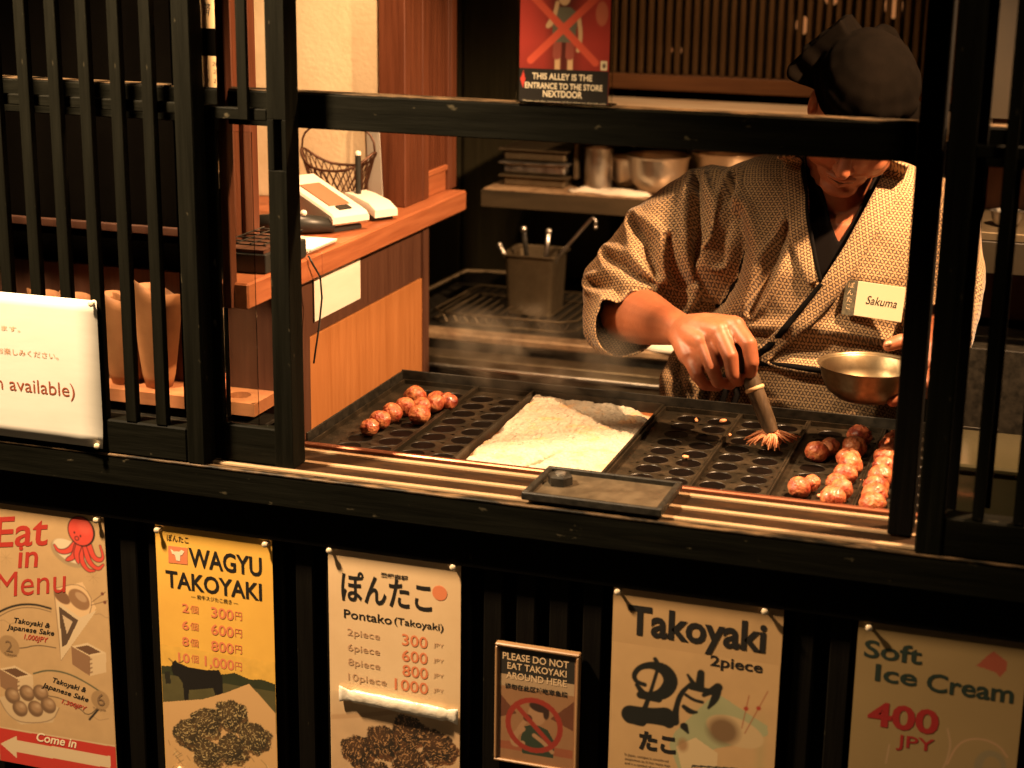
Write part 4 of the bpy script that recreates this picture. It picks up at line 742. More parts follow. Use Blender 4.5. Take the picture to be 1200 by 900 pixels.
for k in range(14): [WR((-1.34+.023*k, 1.255, .716), (-1.34+.023*k, ye, .716), .0015) if not (-1.235 < -1.34+.023*k < -1.10) else (WR((-1.34+.023*k, 1.255, .716), (-1.34+.023*k, 1.37, .716), .0015), WR((-1.34+.023*k, 1.51, .716), (-1.34+.023*k, 1.556, .716), .0015)) for ye in (1.556,)]
for k in range(12): WR((-1.33+.025*k, 1.25, .716), (-1.3175+.025*k, 1.25, .694), .0012); WR((-1.3175+.025*k, 1.25, .694), (-1.305+.025*k, 1.25, .716), .0012)
build('wires', q, dull, t, kind='stuff'); q = MB(); q.tube([(-1.42, 1.30, .70), (-1.42, 1.33, .735), (-1.40, 1.60, .74), (-1.30, 1.62, .74)], .005, 8); build('handle', q, dull, t, smooth=True)
t = thing('utensil_container', 'square steel container of ladles standing on the rear wire rack', 'container', (-1.17, 1.44, .73)); q = MB(); w0 = .066
def sq(z, w_, r_=.012): return [(-1.168+sx*(w_-r_)+r_*math.cos(a), 1.44+sy*(w_-r_)+r_*math.sin(a), z) for sx, sy, a0 in ((1, 1, 0), (-1, 1, 90), (-1, -1, 180), (1, -1, 270)) for a in [math.radians(a0+k*30) for k in range(4)]]
q.loft([sq(.693, .054), sq(.827, .060), sq(.8335, .064), sq(.837, .067), sq(.8335, .067), sq(.8335, .0655)], cap=False); q.loft([sq(.835, .0655), sq(.829, .058), sq(.70, .052)][::1], cap=False); q.f.append(tuple(range(0, 16))); q.mi.append(0); build('box', q, dull, t, smooth=True, sharp=35)
for nm, pts, rad, lb in (('ladle', [(-1.14, 1.45, .75), (-1.1065, 1.40, .83), (-1.0285, 1.40, .925), (-1.022, 1.40, .931), (-1.0155, 1.40, .925), (-1.0155, 1.40, .909)], .0042, 'long steel ladle with a hooked handle leaning out of the rear container'), ('spatula', [(-1.19, 1.46, .75), (-1.187, 1.40, .893)], .0065, 'dark-handled spatula standing in the middle of the rear container'), ('whisk', [(-1.16, 1.47, .75), (-1.1325, 1.40, .83), (-1.1265, 1.40, .892)], .006, 'steel whisk standing at the right of the rear container'), ('spoon', [(-1.20, 1.45, .75), (-1.2325, 1.40, .83), (-1.2450, 1.40, .852)], .005, 'short spoon leaning to the left in the rear container')):
    t = thing(nm, lb, nm, pts[0]); q = MB(); q.tube(pts, rad, 8); build('handle', q, blackm if nm == 'spatula' else steel, t, smooth=True); q = MB(); q.ellip(pts[-1], rad*1.35, rad*1.35, rad*1.35, n=10, m_=6); build('tip', q, steel, t, smooth=True)
olive0 = mat('shelf_olive', (.030, .021, .010), .5, 0, (.08, .055, .028), 10, (.2, 1, 1), .1); t = thing('rear_shelf', 'dark rear shelf loaded with steel bowls and trays', 'shelf', (-.9, 1.6, .95)); part('board', t, olive0, (-1.30, 1.42, .935, -.20, 2.09, .975)); part('steel_sheet', t, grease, (-1.295, 1.422, .9753, -.205, 2.08, .978))
t = thing('tray_stack', 'stack of lidded steel trays at the left end of the rear shelf', 'trays', (-1.2, 1.55, .98))
for k in range(3): q = MB(); z = .9785+.031*k; q.box(-1.265, 1.48, z, -1.115, 1.66, z+.022, b=.004); q.box(-1.275, 1.47, z+.0222, -1.105, 1.67, z+.0262, b=.0015); build('tray', q, dull if k != 1 else steel, t)
def bowl(name, lab, c, r_, h, m_, cat='bowl', prof=None, n=36):
    t = thing(name, lab, cat, c); P_ = prof or [(.40, 0), (.62, .04), (.82, .25), (.93, .55), (.985, .92), (1.02, .985), (1.045, 1.0), (1.04, .97), (1.0, .95), (.955, .90), (.90, .55), (.79, .28), (.58, .09), (.01, .06)]
    q = MB(); q.lathe([(.001, 0)]+[(a*r_, b*h) for a, b in P_], c, n); build('shell', q, m_, t, smooth=True, sharp=60); return t
bowl('mixing_bowl', 'large steel mixing bowl on the rear shelf beside the cook shoulder', (-.905, 1.53, .979), .072, .085, steel); bowl('steel_cup', 'narrow steel cup at the left of the large bowl', (-1.045, 1.52, .979), .034, .095, steel, 'cup', [(.9, 0), (.95, .1), (1, .95), (1.05, 1), (.98, .97), (.93, .1), (.01, .05)]); bowl('steel_pan', 'small steel pan between the cup and the large bowl', (-.985, 1.58, .979), .05, .07, steel, 'pan'); bowl('mixing_bowl', 'steel bowl half hidden behind the cook on the rear shelf', (-.76, 1.62, .979), .09, .09, steel)
q = MB(); q.ellip((-1.00, 1.45, .980), .10, .022, .012, n=20, m_=10); co = np.array(q.v); co[:, 2] += (fbm(co, 40, 2)-.5)*.022; co[:, 1] += (fbm(co, 30, 6)-.5)*.02; co[:, 2] = np.maximum(co[:, 2], .9786); q.v = [tuple(v) for v in co]; build('cloth', q, mat('white_cloth', (.78, .70, .56), .6), smooth=True, label='crumpled pale cloth lying at the front of the rear shelf', cat='cloth')
q = MB(); q.ellip((-.76, 1.20, .694), .09, .04, .014, n=20, m_=10); co = np.array(q.v); co[:, 2] += (fbm(co, 30, 3)-.5)*.02; co[:, 2] = np.maximum(co[:, 2], .6905); q.v = [tuple(v) for v in co]; build('cloth', q, mat('white_cloth', (.78, .70, .56), .6), smooth=True, label='added pale cloth standing in for the lit stove top below the cook forearm', cat='cloth')  # added cloth stands in for bright light on the continuing worktop
# rear lattice window and steel ledge
t = thing('rear_window', 'brown lattice window at the back of the kitchen behind the cook head', 'lattice window', (-.7, 1.8, 1.2)); part('bottom_rail', t, wood('rail_brown', (.10, .04, .015), (.16, .07, .025), 'x', .5), (-1.10, 1.78, 1.186, -.02, 1.82, 1.222)); lat = wood('lattice_wood', (.060, .034, .012), (.11, .06, .022), 'z', .5)
b0 = part('slat', t, lat, (-1.095, 1.79, 1.2225, -1.083, 1.81, 2.25))
for k in range(1, 48): c_ = b0.copy(); C.objects.link(c_); c_.parent = t; c_.location.x += .0225*k
part('dark_glass', t, blackm, (-1.10, 1.86, 1.19, -.02, 1.865, 2.28), b=0)
t = thing('rear_ledge', 'bright steel ledge below the rear lattice window', 'ledge', (-.7, 1.6, 1.15)); part('ledge_top', t, mat('ledge_steel', (.80, .66, .46), .35, .2, (.60, .42, .26), 20, (.3, 1, 1), .1, rough2=.5), (-1.12, 1.36, 1.150, -.02, 1.779, 1.166), b=.003); part('bracket', t, dull, (-1.10, 1.5, 1.0, -1.09, 1.77, 1.1495)); part('bracket', t, dull, (-.06, 1.5, 1.0, -.05, 1.77, 1.1495))
glow = bpy.data.materials.new('lantern_paper'); glow.use_nodes = True; g_ = glow.node_tree.nodes['Principled BSDF']; g_.inputs['Base Color'].default_value = (.7, .3, .1, 1); g_.inputs['Emission Color'].default_value = (1, .38, .12, 1); g_.inputs['Emission Strength'].default_value = .35
for (x, z, r_), lb in zip(((-.962, 1.278, .012), (-.938, 1.278, .011), (-.640, 1.348, .022), (-.430, 1.40, .030), (-.575, 1.42, .025)), ('leftmost small orange lantern of a pair glowing behind the rear lattice', 'right small orange lantern of the pair glowing behind the rear lattice', 'orange lantern glowing left of the cook cap', 'tall orange lantern glowing right of the cap peak', 'red orange lantern glowing above the cap')):
    t = thing('lantern', lb, 'lantern', (x, 1.84, z)); q = MB(); q.ellip((x, 1.838, z), r_*.7, .014, r_, n=12, m_=8); build('shade', q, glow, t, smooth=True); q = MB(); q.tube([(x, 1.838, z+r_), (x, 1.838, 2.25)], .001, 5); build('cord', q, dk_pl, t)
# tall dark cupboard left of the window, cupboard and shelf at the right
t = thing('tall_cupboard', 'tall dark cupboard between the lattice screen and the rear window', 'cupboard', (-1.5, 1.9, 0)); olive = wood('olive_board', (.030, .026, .013), (.05, .042, .02), 'z', .45); part('carcass', t, olive, (-2.2, 1.86, .03, -1.105, 2.09, 2.28)); 
for k in range(3): part('door_panel', t, olive, (-1.70+.20*k, 1.852, .06, -1.51+.20*k, 1.8595, 2.25))
t = thing('side_cupboard', 'olive cupboard front seen between the right-hand posts', 'cupboard', (.15, 1.2, 0)); olv = mat('olive_paint', (.020, .014, .006), .5, 0, (.013, .009, .004), 8, (1, 1, 1), .1); part('upper_door', t, olv, (-.16, 1.05, 1.235, .40, 1.30, 2.0)); part('shelf_board', t, dull, (-.16, 1.0, 1.012, .40, 1.28, 1.028)); part('shelf_back', t, darkply, (-.16, 1.281, .80, .40, 1.30, 1.2345)); part('shelf_front', t, olv, (-.16, .995, .95, .40, 1.0, 1.0115)); part('lower_door', t, blackm, (-.16, 1.05, .03, .40, 1.25, .79))
bowl('small_bowl', 'small steel bowl on the right-hand side shelf', (-.11, 1.08, 1.0285), .03, .03, steel)
t = thing('plastic_box', 'clear plastic box catching bright glints behind the right lattice', 'box', (-.10, .30, .60)); clear = mat('clear_plastic', (.8, .75, .6), .06, 0, trans=.0, coat=1.); clear = mat('smoky_plastic', (.035, .03, .015), .15, 0, coat=.5, spec=.4)
part('box', t, clear, (-.130, .22, .62, .03, .40, .80), b=.006); part('lid', t, clear, (-.134, .215, .8005, .034, .405, .812), b=.004); part('stand', t, blackm, (-.14, .20, .03, .06, .42, .6195))
t = thing('kraft_bag', 'folded kraft paper bag at the far right behind the lattice', 'bag', (.02, .25, .742)); q = MB(); q.loft([[(.0, .16, .7430), (.07, .16, .743), (.07, .19, .743), (.0, .19, .743)][::-1], [(-.005, .15, .80), (.075, .15, .80), (.075, .20, .80), (-.005, .20, .80)][::-1], [(.0, .165, .86), (.07, .17, .87), (.07, .185, .87), (.0, .18, .855)][::-1]]); build('paper', q, kraft, t)

# ------------------------------------------------------------------ the cook
def fuse(q, voxel, smooth=4, fac=.5):
    """one continuous surface out of overlapping closed shapes"""
    me = bpy.data.meshes.new('tmp'); me.from_pydata(q.v, [], q.f); ob = bpy.data.objects.new('tmp', me); C.objects.link(ob)
    md = ob.modifiers.new('r', 'REMESH'); md.mode = 'VOXEL'; md.voxel_size = voxel; md.adaptivity = 0
    if smooth: sm_ = ob.modifiers.new('s', 'SMOOTH'); sm_.iterations = smooth; sm_.factor = fac
    bpy.context.view_layer.update(); ev = ob.evaluated_get(bpy.context.evaluated_depsgraph_get()); m2 = bpy.data.meshes.new_from_object(ev); C.objects.unlink(ob); bpy.data.objects.remove(ob); bpy.data.meshes.remove(me); return m2
def getco(me): co = np.empty(len(me.vertices)*3, 'f'); me.vertices.foreach_get('co', co); return co.reshape(-1, 3).astype(float)
def setco(me, co): me.vertices.foreach_set('co', co.astype('f').ravel()); me.update()
def getno(me): n = np.empty(len(me.vertices)*3, 'f'); me.vertices.foreach_get('normal', n); return n.reshape(-1, 3).astype(float)
def cut(me, co_, no_, test=None, fillit=False):
    """trim away what lies beyond a plane, only where test(v) holds"""
    bm = bmesh.new(); bm.from_mesh(me); no_ = Vector(no_).normalized(); co_ = Vector(co_)
    geom = [f for f in bm.faces if test is None or test(f.calc_center_median())]; ed = set(e for f in geom for e in f.edges); vs = set(v for f in geom for v in f.verts)
    bmesh.ops.bisect_plane(bm, geom=list(vs)+list(ed)+geom, plane_co=co_, plane_no=no_, dist=1e-6)
    kill = [f for f in bm.faces if (f.calc_center_median()-co_).dot(no_) > 0 and (test is None or test(f.calc_center_median()))]; bmesh.ops.delete(bm, geom=kill, context='FACES'); bm.to_mesh(me); bm.free()
def inpoly(X, Z, pts):
    ins = np.zeros(X.shape, bool); n = len(pts)
    for i in range(n):
        (ax, az), (bx_, bz) = pts[i], pts[(i+1) % n]
        if az != bz: ins ^= ((az > Z) != (bz > Z)) & (X < (bx_-ax)*(Z-az)/(bz-az)+ax)
    return ins
def finish(me, name, m_, parent, solid=0., **k):
    co = getco(me); o_ = wloc(parent); setco(me, co-np.array(o_[:])); me.materials.clear(); me.materials.append(m_); me.polygons.foreach_set('use_smooth', [True]*len(me.polygons)); me.name = name
    ob = bpy.data.objects.new(name, me); C.objects.link(ob); ob.parent = parent
    if solid: s_ = ob.modifiers.new('thickness', 'SOLIDIFY'); s_.thickness = solid; s_.offset = -1
    for a, b in k.items(): ob[a] = b
    return ob
cook = thing('person', 'cook in patterned kimono jacket and black cap, brushing the griddle while holding a bowl', 'person', (-.42, .80, .03))
skin = mat('skin', (.29, .090, .038), .5, 0, (.37, .118, .052), 30, (1, 1, 1), .12, 220, sss=.15)
RG = [(.45, -.45, .185, .13, .80), (.55, -.45, .19, .135, .80), (.70, -.445, .20, .14, .79), (.80, -.435, .205, .145, .785), (.90, -.42, .215, .145, .775), (1.0, -.412, .226, .140, .765), (1.08, -.410, .238, .120, .768), (1.13, -.410, .230, .095, .772), (1.165, -.410, .17, .072, .78), (1.19, -.410, .09, .055, .785)]
def torso(q, off, z0=.45):
    rs = [r_ for r_ in RG if r_[0] >= z0]; n = 40
    q.loft([[(cx+(a-off)*abs(math.cos(t))**.85*(1 if math.cos(t) > 0 else -1), cy+(b-off)*abs(math.sin(t))**.85*(1 if math.sin(t) > 0 else -1), z-(off if z > 1.1 else 0)) for t in [2*PI*j/n for j in range(n)]] for z, cx, a, b, cy in rs])
# head frame
HR = Matrix.Rotation(math.radians(6), 3, 'Z') @ Matrix.Rotation(math.radians(12), 3, 'Y') @ Matrix.Rotation(math.radians(38), 3, 'X')
HC = Vector((-.371, .615, 1.170))-HR @ Vector((0, -.094, -.070))
def H(x, y, z): return HC+HR @ Vector((x, y, z))
q = MB(); q.ellip(H(0, .012, .03), .078, .096, .092, HR); q.ellip(H(0, -.018, -.035), .073, .074, .082, HR); q.ellip(H(0, -.050, -.092), .046, .036, .030, HR)
for s_ in (-1, 1):
    q.ellip(H(s_*.036, -.046, -.048), .034, .036, .036, HR); q.ellip(H(s_*.045, -.012, -.075), .032, .05, .035, HR)
    q.ellip(H(s_*.079, .012, -.018), .009, .018, .031, HR); q.ellip(H(s_*.0105, -.102, -.040), .0095, .010, .008, HR); q.capsule([H(s_*.012, -.088, .026), H(s_*.045, -.078, .028)], .009, 8)
q.capsule([H(0, -.084, .010), H(0, -.100, -.015), H(0, -.114, -.034)], [.009, .010, .0135], 10)
q.capsule([H(-.024, -.090, -.070), H(0, -.1005, -.0655), H(.024, -.090, -.070)], [.0045, .0060, .0045], 8); q.capsule([H(-.020, -.088, -.0805), H(0, -.0975, -.0825), H(.020, -.088, -.0805)], [.0045, .0068, .0045], 8); q.ellip(H(0, -.070, -.112), .034, .026, .016, HR)
q.capsule([H(0, .035, -.05), (-.395, .755, 1.16), (-.405, .78, 1.10)], [.060, .062, .068], 20)
torso(q, .038, .45); q.loft([[(-.45+.17*math.cos(t), .80+.12*math.sin(t), z) for t in [2*PI*j/32 for j in range(32)]] for z in (.40, .62)])
for s_ in (-1, 1): q.capsule([(-.45+s_*.085, .80, .50), (-.45+s_*.09, .79, .28), (-.45+s_*.095, .81, .09)], [.088, .058, .042], 16); q.capsule([(-.45+s_*.095, .83, .06), (-.45+s_*.10, .70, .055)], [.036, .028], 12)
q.capsule([(-.63, .77, 1.075), (-.70, .73, 1.0), (-.752, .672, .886)], [.062, .052, .046], 16); q.capsule([(-.752, .672, .886), (-.702, .60, .902), (-.650, .535, .908), (-.614, .49, .914)], [.050, .050, .037, .029], 18)
q.capsule([(-.22, .77, 1.075), (-.185, .73, 1.0), (-.185, .68, .925)], [.062, .050, .044], 16); q.capsule([(-.185, .68, .925), (-.190, .60, .912), (-.195, .535, .908)], [.044, .036, .027], 16)
# right hand closed round the brush handle
W_ = Vector((-.614, .49, .914))
MC = [(-.506, .437, .940), (-.531, .424, .932), (-.558, .424, .912), (-.583, .432, .884)]
FG = [[(-.476, .408, .918), (-.469, .404, .889), (-.473, .417, .866)], [(-.503, .393, .898), (-.4985, .396, .868), (-.492, .415, .852)], [(-.532, .396, .874), (-.524, .402, .850), (-.506, .422, .843)], [(-.560, .408, .856), (-.549, .416, .839), (-.528, .430, .835)]]
for mc, fg, r_ in zip(MC, FG, (.0131, .0129, .0121, .0108)):
    q.capsule([W_, W_.lerp(Vector(mc), .5)+Vector((0, -.004, .005)), mc], [.024, .0215, .0180], 12); q.capsule([mc, fg[0], fg[1], fg[2]], [r_*1.22, r_*1.08, r_*.95, r_*.82], 12)
q.ellip(Vector((-.545, .440, .893)), .046, .034, .034, Matrix.Rotation(math.radians(-25), 3, 'Y')); q.capsule([(-.590, .485, .895), (-.545, .478, .880), (-.505, .462, .872), (-.480, .452, .862)], [.019, .017, .0125, .0100], 12)
# left hand holding the bowl rim
q.capsule([(-.195, .535, .908), (-.198, .500, .905)], [.029, .033], 14); q.ellip(Vector((-.200, .485, .900)), .036, .034, .020, Matrix.Rotation(math.radians(20), 3, 'Y'))
q.capsule([(-.212, .505, .918), (-.226, .482, .930), (-.243, .470, .929), (-.256, .462, .9235)], [.016, .0145, .0125, .0105], 12)
for k, (x, y) in enumerate(((-.150, .445), (-.155, .425), (-.165, .405), (-.180, .392))): q.capsule([(-.185+.004*k, .475-.006*k, .897), (x-.010, y+.012, .880), (x-.035, y+.004, .858), (x-.058, y, .848)], [.0125, .011, .010, .0085], 10)
bm_ = fuse(q, .0032, 3, .5); finish(bm_, 'body', skin, cook)
for s_ in (-1, 1): q = MB(); q.ellip(H(s_*.031, -.074, .004), .012, .012, .012, HR, 16, 10); build('eye', q, mat('eye_dark', (.03, .02, .015), .1), cook, smooth=True)
q = MB(); q.capsule([H(-.021, -.0925, -.0745), H(0, -.1025, -.0738), H(.021, -.0925, -.0745)], [.0010, .0016, .0010], 6); build('mouth_line', q, mat('mouth_dark', (.06, .015, .01), .5), cook, smooth=True)
nail = mat('nail', (.62, .30, .18), .25)
q = MB(); q.ellip(Vector((-.2565, .4555, .9285)), .0075, .006, .0045, Matrix.Rotation(math.radians(-25), 3, 'Y'), 10, 6); build('thumb_nail', q, nail, cook, smooth=True)
q = MB(); q.ellip(H(0, .026, .022), .0815, .093, .086, HR, 28, 20); hh = bpy.data.meshes.new('h'); hh.from_pydata(q.v, [], q.f); cut(hh, H(0, 0, -.022), HR @ Vector((0, -.35, -1))); finish(hh, 'hair', mat('black_hair', (.008, .005, .003), .6, spec=.2), cook)
# patterned cloth: small three-bladed stars on a triangular grid, in metres of cloth
def star_cloth(name, base, dark, a=.0125):
    M_ = bpy.data.materials.new(name); M_.use_nodes = True; t = M_.node_tree; N = t.nodes.new; L = t.links.new; b = t.nodes['Principled BSDF']; b.inputs['Roughness'].default_value = .8; b.inputs['Sheen Weight'].default_value = .15
    uv = N('ShaderNodeUVMap'); uv.uv_map = 'cloth'; sp = N('ShaderNodeSeparateXYZ'); L(uv.outputs[0], sp.inputs[0])
    def mt(op, x, y=None, z=None):
        n = N('ShaderNodeMath'); n.operation = op
        for i, v in enumerate((x, y, z)):
            if v is None: continue
            if isinstance(v, (int, float)): n.inputs[i].default_value = v
            else: L(v, n.inputs[i])
        return n.outputs[0]
    u, v = sp.outputs[0], sp.outputs[1]; t_ = mt('MULTIPLY', v, 2/(a*math.sqrt(3))); s_ = mt('SUBTRACT', mt('MULTIPLY', u, 1/a), mt('MULTIPLY', v, 1/(a*math.sqrt(3))))
    fs, ft = mt('FRACT', s_), mt('FRACT', t_); sm_ = mt('ADD', fs, ft); up = mt('LESS_THAN', sm_, 1.); dn = mt('SUBTRACT', 1., up)
    A = mt('ADD', mt('MULTIPLY', fs, up), mt('MULTIPLY', mt('SUBTRACT', 1., fs), dn)); B = mt('ADD', mt('MULTIPLY', ft, up), mt('MULTIPLY', mt('SUBTRACT', 1., ft), dn)); Cc = mt('ABSOLUTE', mt('SUBTRACT', 1., sm_))
    mx, mn = mt('MAXIMUM', A, mt('MAXIMUM', B, Cc)), mt('MINIMUM', A, mt('MINIMUM', B, Cc)); md = mt('SUBTRACT', mt('SUBTRACT', 1., mx), mn)
    k = mt('MULTIPLY', mt('LESS_THAN', mt('SUBTRACT', md, mn), .20), mt('LESS_THAN', mx, .80))
    nz = N('ShaderNodeTexNoise'); nz.inputs['Scale'].default_value = 14; nz.inputs['Detail'].default_value = 4; tc = N('ShaderNodeTexCoord'); L(tc.outputs['Object'], nz.inputs[0]); c2 = N('ShaderNodeMix'); c2.data_type = 'RGBA'; c2.inputs[6].default_value = (*base, 1); c2.inputs[7].default_value = (base[0]*.8, base[1]*.72, base[2]*.62, 1); L(nz.outputs[0], c2.inputs[0])
    m3 = N('ShaderNodeMix'); m3.data_type = 'RGBA'; L(c2.outputs[2], m3.inputs[6]); m3.inputs[7].default_value = (*dark, 1); L(mt('MULTIPLY', k, .92), m3.inputs[0]); L(m3.outputs[2], b.inputs['Base Color'])
    wv = N('ShaderNodeTexNoise'); wv.inputs['Scale'].default_value = 900; L(tc.outputs['Object'], wv.inputs[0]); bp = N('ShaderNodeBump'); bp.inputs['Strength'].default_value = .2; bp.inputs['Distance'].default_value = .001; L(wv.outputs[0], bp.inputs['Height']); L(bp.outputs[0], b.inputs['Normal']); MATS[name] = M_; return M_
KM = star_cloth('star_cloth', (.50, .33, .165), (.045, .018, .010))
CRE = [([(-.642, 1.140), (-.630, 1.10), (-.622, 1.046), (-.624, .96)], .009, .020), ([(-.577, 1.150), (-.574, 1.08), (-.580, 1.0)], .008, .016), ([(-.556, 1.085), (-.546, 1.03), (-.560, .97), (-.592, .92), (-.62, .90)], .016, .024), ([(-.462, 1.075), (-.485, 1.0), (-.515, .92)], .007, .012), ([(-.43, 1.16), (-.455, 1.08)], .010, .008),
       ([(-.745, 1.055), (-.712, 1.03), (-.692, .975)], .010, .016), ([(-.790, 1.0), (-.750, .985), (-.700, .955)], .008, .013), ([(-.81, .950), (-.765, .958), (-.715, .925), (-.70, .91)], .008, .014), ([(-.675, 1.04), (-.665, .985), (-.655, .95)], .008, .012),
       ([(-.51, .876), (-.44, .868), (-.36, .872), (-.24, .862)], .012, .014), ([(-.52, .848), (-.40, .852), (-.26, .846)], .008, .010), ([(-.62, .83), (-.60, .77), (-.61, .70)], .010, .014), ([(-.58, .80), (-.565, .75), (-.57, .68)], .007, .010), ([(-.655, .80), (-.645, .74), (-.65, .70)], .010, .016)]
def folds(me, amp=1., cres=CRE, yc=.77):
    co, no = getco(me), getno(me); front = np.clip((yc-.01-co[:, 1])/.03, 0, 1); d = np.zeros(len(co))
    for pts, w_, A in cres:
        best = np.full(len(co), 1e9); n = len(pts)-1
        for i, ((ax, az), (bx_, bz)) in enumerate(zip(pts[:-1], pts[1:])):
            L2 = (bx_-ax)**2+(bz-az)**2; t_ = np.clip(((co[:, 0]-ax)*(bx_-ax)+(co[:, 2]-az)*(bz-az))/L2, 0, 1); s_ = (i+t_)/n; dd = np.hypot(co[:, 0]-ax-t_*(bx_-ax), co[:, 2]-az-t_*(bz-az))/(.45+.75*np.sin(PI*(.08+.84*s_))); best = np.minimum(best, dd)
        d += A*(-np.exp(-(best/w_)**2)+.55*np.exp(-((best-2.3*w_)/(1.1*w_))**2))
    d = d*front+.006*(fbm(co, 9, 31)-.5)*2+.0022*(fbm(co, 30, 37)-.5)*2
    setco(me, co+no*(d*amp)[:, None])
def cloth_uv(me, co=None, rot=0.):
    co = getco(me) if co is None else co; u = co[:, 0]+np.sign(co[:, 0]+.41)*np.maximum(0, co[:, 1]-.70)*.6; v = co[:, 2]+np.clip(co[:, 1]-.66, -.1, .3)*.55
    k = np.clip((-.66-co[:, 0])/.05, 0, 1); a = k*math.radians(-7)+rot; px, pz = u+.66, v-.98; u, v = px*np.cos(a)-pz*np.sin(a), px*np.sin(a)+pz*np.cos(a)
    li = np.empty(len(me.loops), 'i'); me.loops.foreach_get('vertex_index', li); uvl = me.uv_layers.new(name='cloth'); uvl.data.foreach_set('uv', np.stack([u[li], v[li]], -1).astype('f').ravel())
q = MB(); torso(q, 0)
q.capsule([(-.615, .77, 1.070), (-.700, .735, 1.005), (-.768, .685, .925), (-.748, .612, .880), (-.720, .570, .892)], [.092, .090, .080, .068, .060], 20)
q.capsule([(-.225, .77, 1.075), (-.200, .735, 1.0), (-.190, .685, .935), (-.188, .62, .915), (-.190, .57, .910)], [.085, .078, .066, .058, .055], 20)
q.capsule([(-.640, .715, .815), (-.652, .700, .775), (-.648, .710, .70)], [.020, .036, .034], 12); q.capsule([(-.70, .72, .93), (-.66, .735, .93), (-.60, .75, .95)], [.05, .05, .06], 14)
km = fuse(q, .0042, 5, .5)
fd = Vector((.55, -.78, .08)); cut(km, (-.7195, .588, .884), fd, lambda c_: (c_-Vector((-.705, .56, .888))).length < .115 and c_.z > .80 and c_.y < .67)
cut(km, (-.189, .600, .912), (-.03, -1, -.05), lambda c_: (c_-Vector((-.19, .57, .91))).length < .085 and c_.y < .64)
folds(km, 1.1); pre = getco(km)
VP = [(-.462, 1.25), (-.452, 1.19), (-.432, 1.12), (-.408, 1.035), (-.397, .976), (-.362, 1.045), (-.330, 1.120), (-.305, 1.19), (-.295, 1.25)]
def carve(me, pts, ymax=.80):
    bm = bmesh.new(); bm.from_mesh(me); fs = bm.faces[:]; ce = np.array([f.calc_center_median()[:] for f in fs]); k = inpoly(ce[:, 0], ce[:, 2], pts) & (ce[:, 1] < ymax); bmesh.ops.delete(bm, geom=[f for f, kk in zip(fs, k) if kk], context='FACES'); 
    for _ in range(12):
        new = {}
        for v in bm.verts:
            nb = [e.other_vert(v) for e in v.link_edges if e.is_boundary]
            if len(nb) == 2: new[v] = v.co*.5+(nb[0].co+nb[1].co)*.25
        for v, c_ in new.items(): v.co = c_
    bm.to_mesh(me); bm.free()
bvh = BVHTree.FromPolygons([v.co.copy() for v in km.vertices], [tuple(p.vertices) for p in km.polygons])
carve(km, VP); cloth_uv(km); finish(km, 'kimono', KM, cook, .0025)
def yfront(x, z, off=.002):
    h = bvh.ray_cast(Vector((x, .2, z)), Vector((0, 1, 0))); return (h[0].y if h[0] else .68)-off
def ribbon(name, pts, wd, m_, off=.0035, thick=.003, uv=True, n=44, yfix=None):
    P_ = np.array(pts, float); L_ = np.r_[0, np.cumsum(np.hypot(*np.diff(P_, axis=0).T))]; s_ = np.linspace(0, L_[-1], n); X = np.interp(s_, L_, P_[:, 0]); Z = np.interp(s_, L_, P_[:, 1])
    for _ in range(3): X[1:-1] = (X[:-2]+2*X[1:-1]+X[2:])/4; Z[1:-1] = (Z[:-2]+2*Z[1:-1]+Z[2:])/4
    tx, tz = np.gradient(X), np.gradient(Z); l = np.hypot(tx, tz); nx, nz = -tz/l, tx/l; m = 6; yy = np.zeros((n, m))
    wds = np.interp(s_, L_, wd) if isinstance(wd, (list, tuple)) else np.full(n, wd)
    for i in range(n):
        for j in range(m): w_ = (j/(m-1)-.5)*wds[i]; yy[i, j] = yfront(X[i]+nx[i]*w_, Z[i]+nz[i]*w_, off) if yfix is None else yfix
    for _ in range(4): yy[1:-1] = (yy[:-2]+2*yy[1:-1]+yy[2:])/4; yy[:, 1:-1] = (yy[:, :-2]+2*yy[:, 1:-1]+yy[:, 2:])/4
    vs = [(X[i]+nx[i]*(j/(m-1)-.5)*wds[i], yy[i, j]-.0015*math.sin(PI*j/(m-1)), Z[i]+nz[i]*(j/(m-1)-.5)*wds[i]) for i in range(n) for j in range(m)]
    me = bpy.data.meshes.new(name); me.from_pydata(vs, [], [(i*m+j, i*m+j+1, (i+1)*m+j+1, (i+1)*m+j) for i in range(n-1) for j in range(m-1)])
    if uv: cloth_uv(me, rot=.35)
    ob = finish(me, name, m_, cook); s2 = ob.modifiers.new('thickness', 'SOLIDIFY'); s2.thickness = thick; s2.offset = 0; return ob
shirt = mat('black_shirt', (.006, .0045, .004), .85, spec=.04); trim = mat('black_trim', (.006, .005, .0045), .8, spec=.04)
ribbon('collar', [(-.474, 1.196), (-.452, 1.12), (-.428, 1.04), (-.404, .985)], [.036, .038, .036, .026], KM, .006, .004)
ribbon('collar', [(-.282, 1.195), (-.308, 1.120), (-.340, 1.045), (-.378, .975), (-.430, .908), (-.492, .842)], [.036, .038, .038, .038, .036, .028], KM, .009, .004)
ribbon('trim', [(-.392, .986), (-.420, .945), (-.446, .908), (-.474, .868), (-.506, .838)], [.006, .008, .010, .010, .012], trim, .0125, .003, False)
ribbon('trim', [(-.4565, 1.196), (-.434, 1.12), (-.410, 1.04), (-.393, .988)], .005, trim, .0085, .003, False)
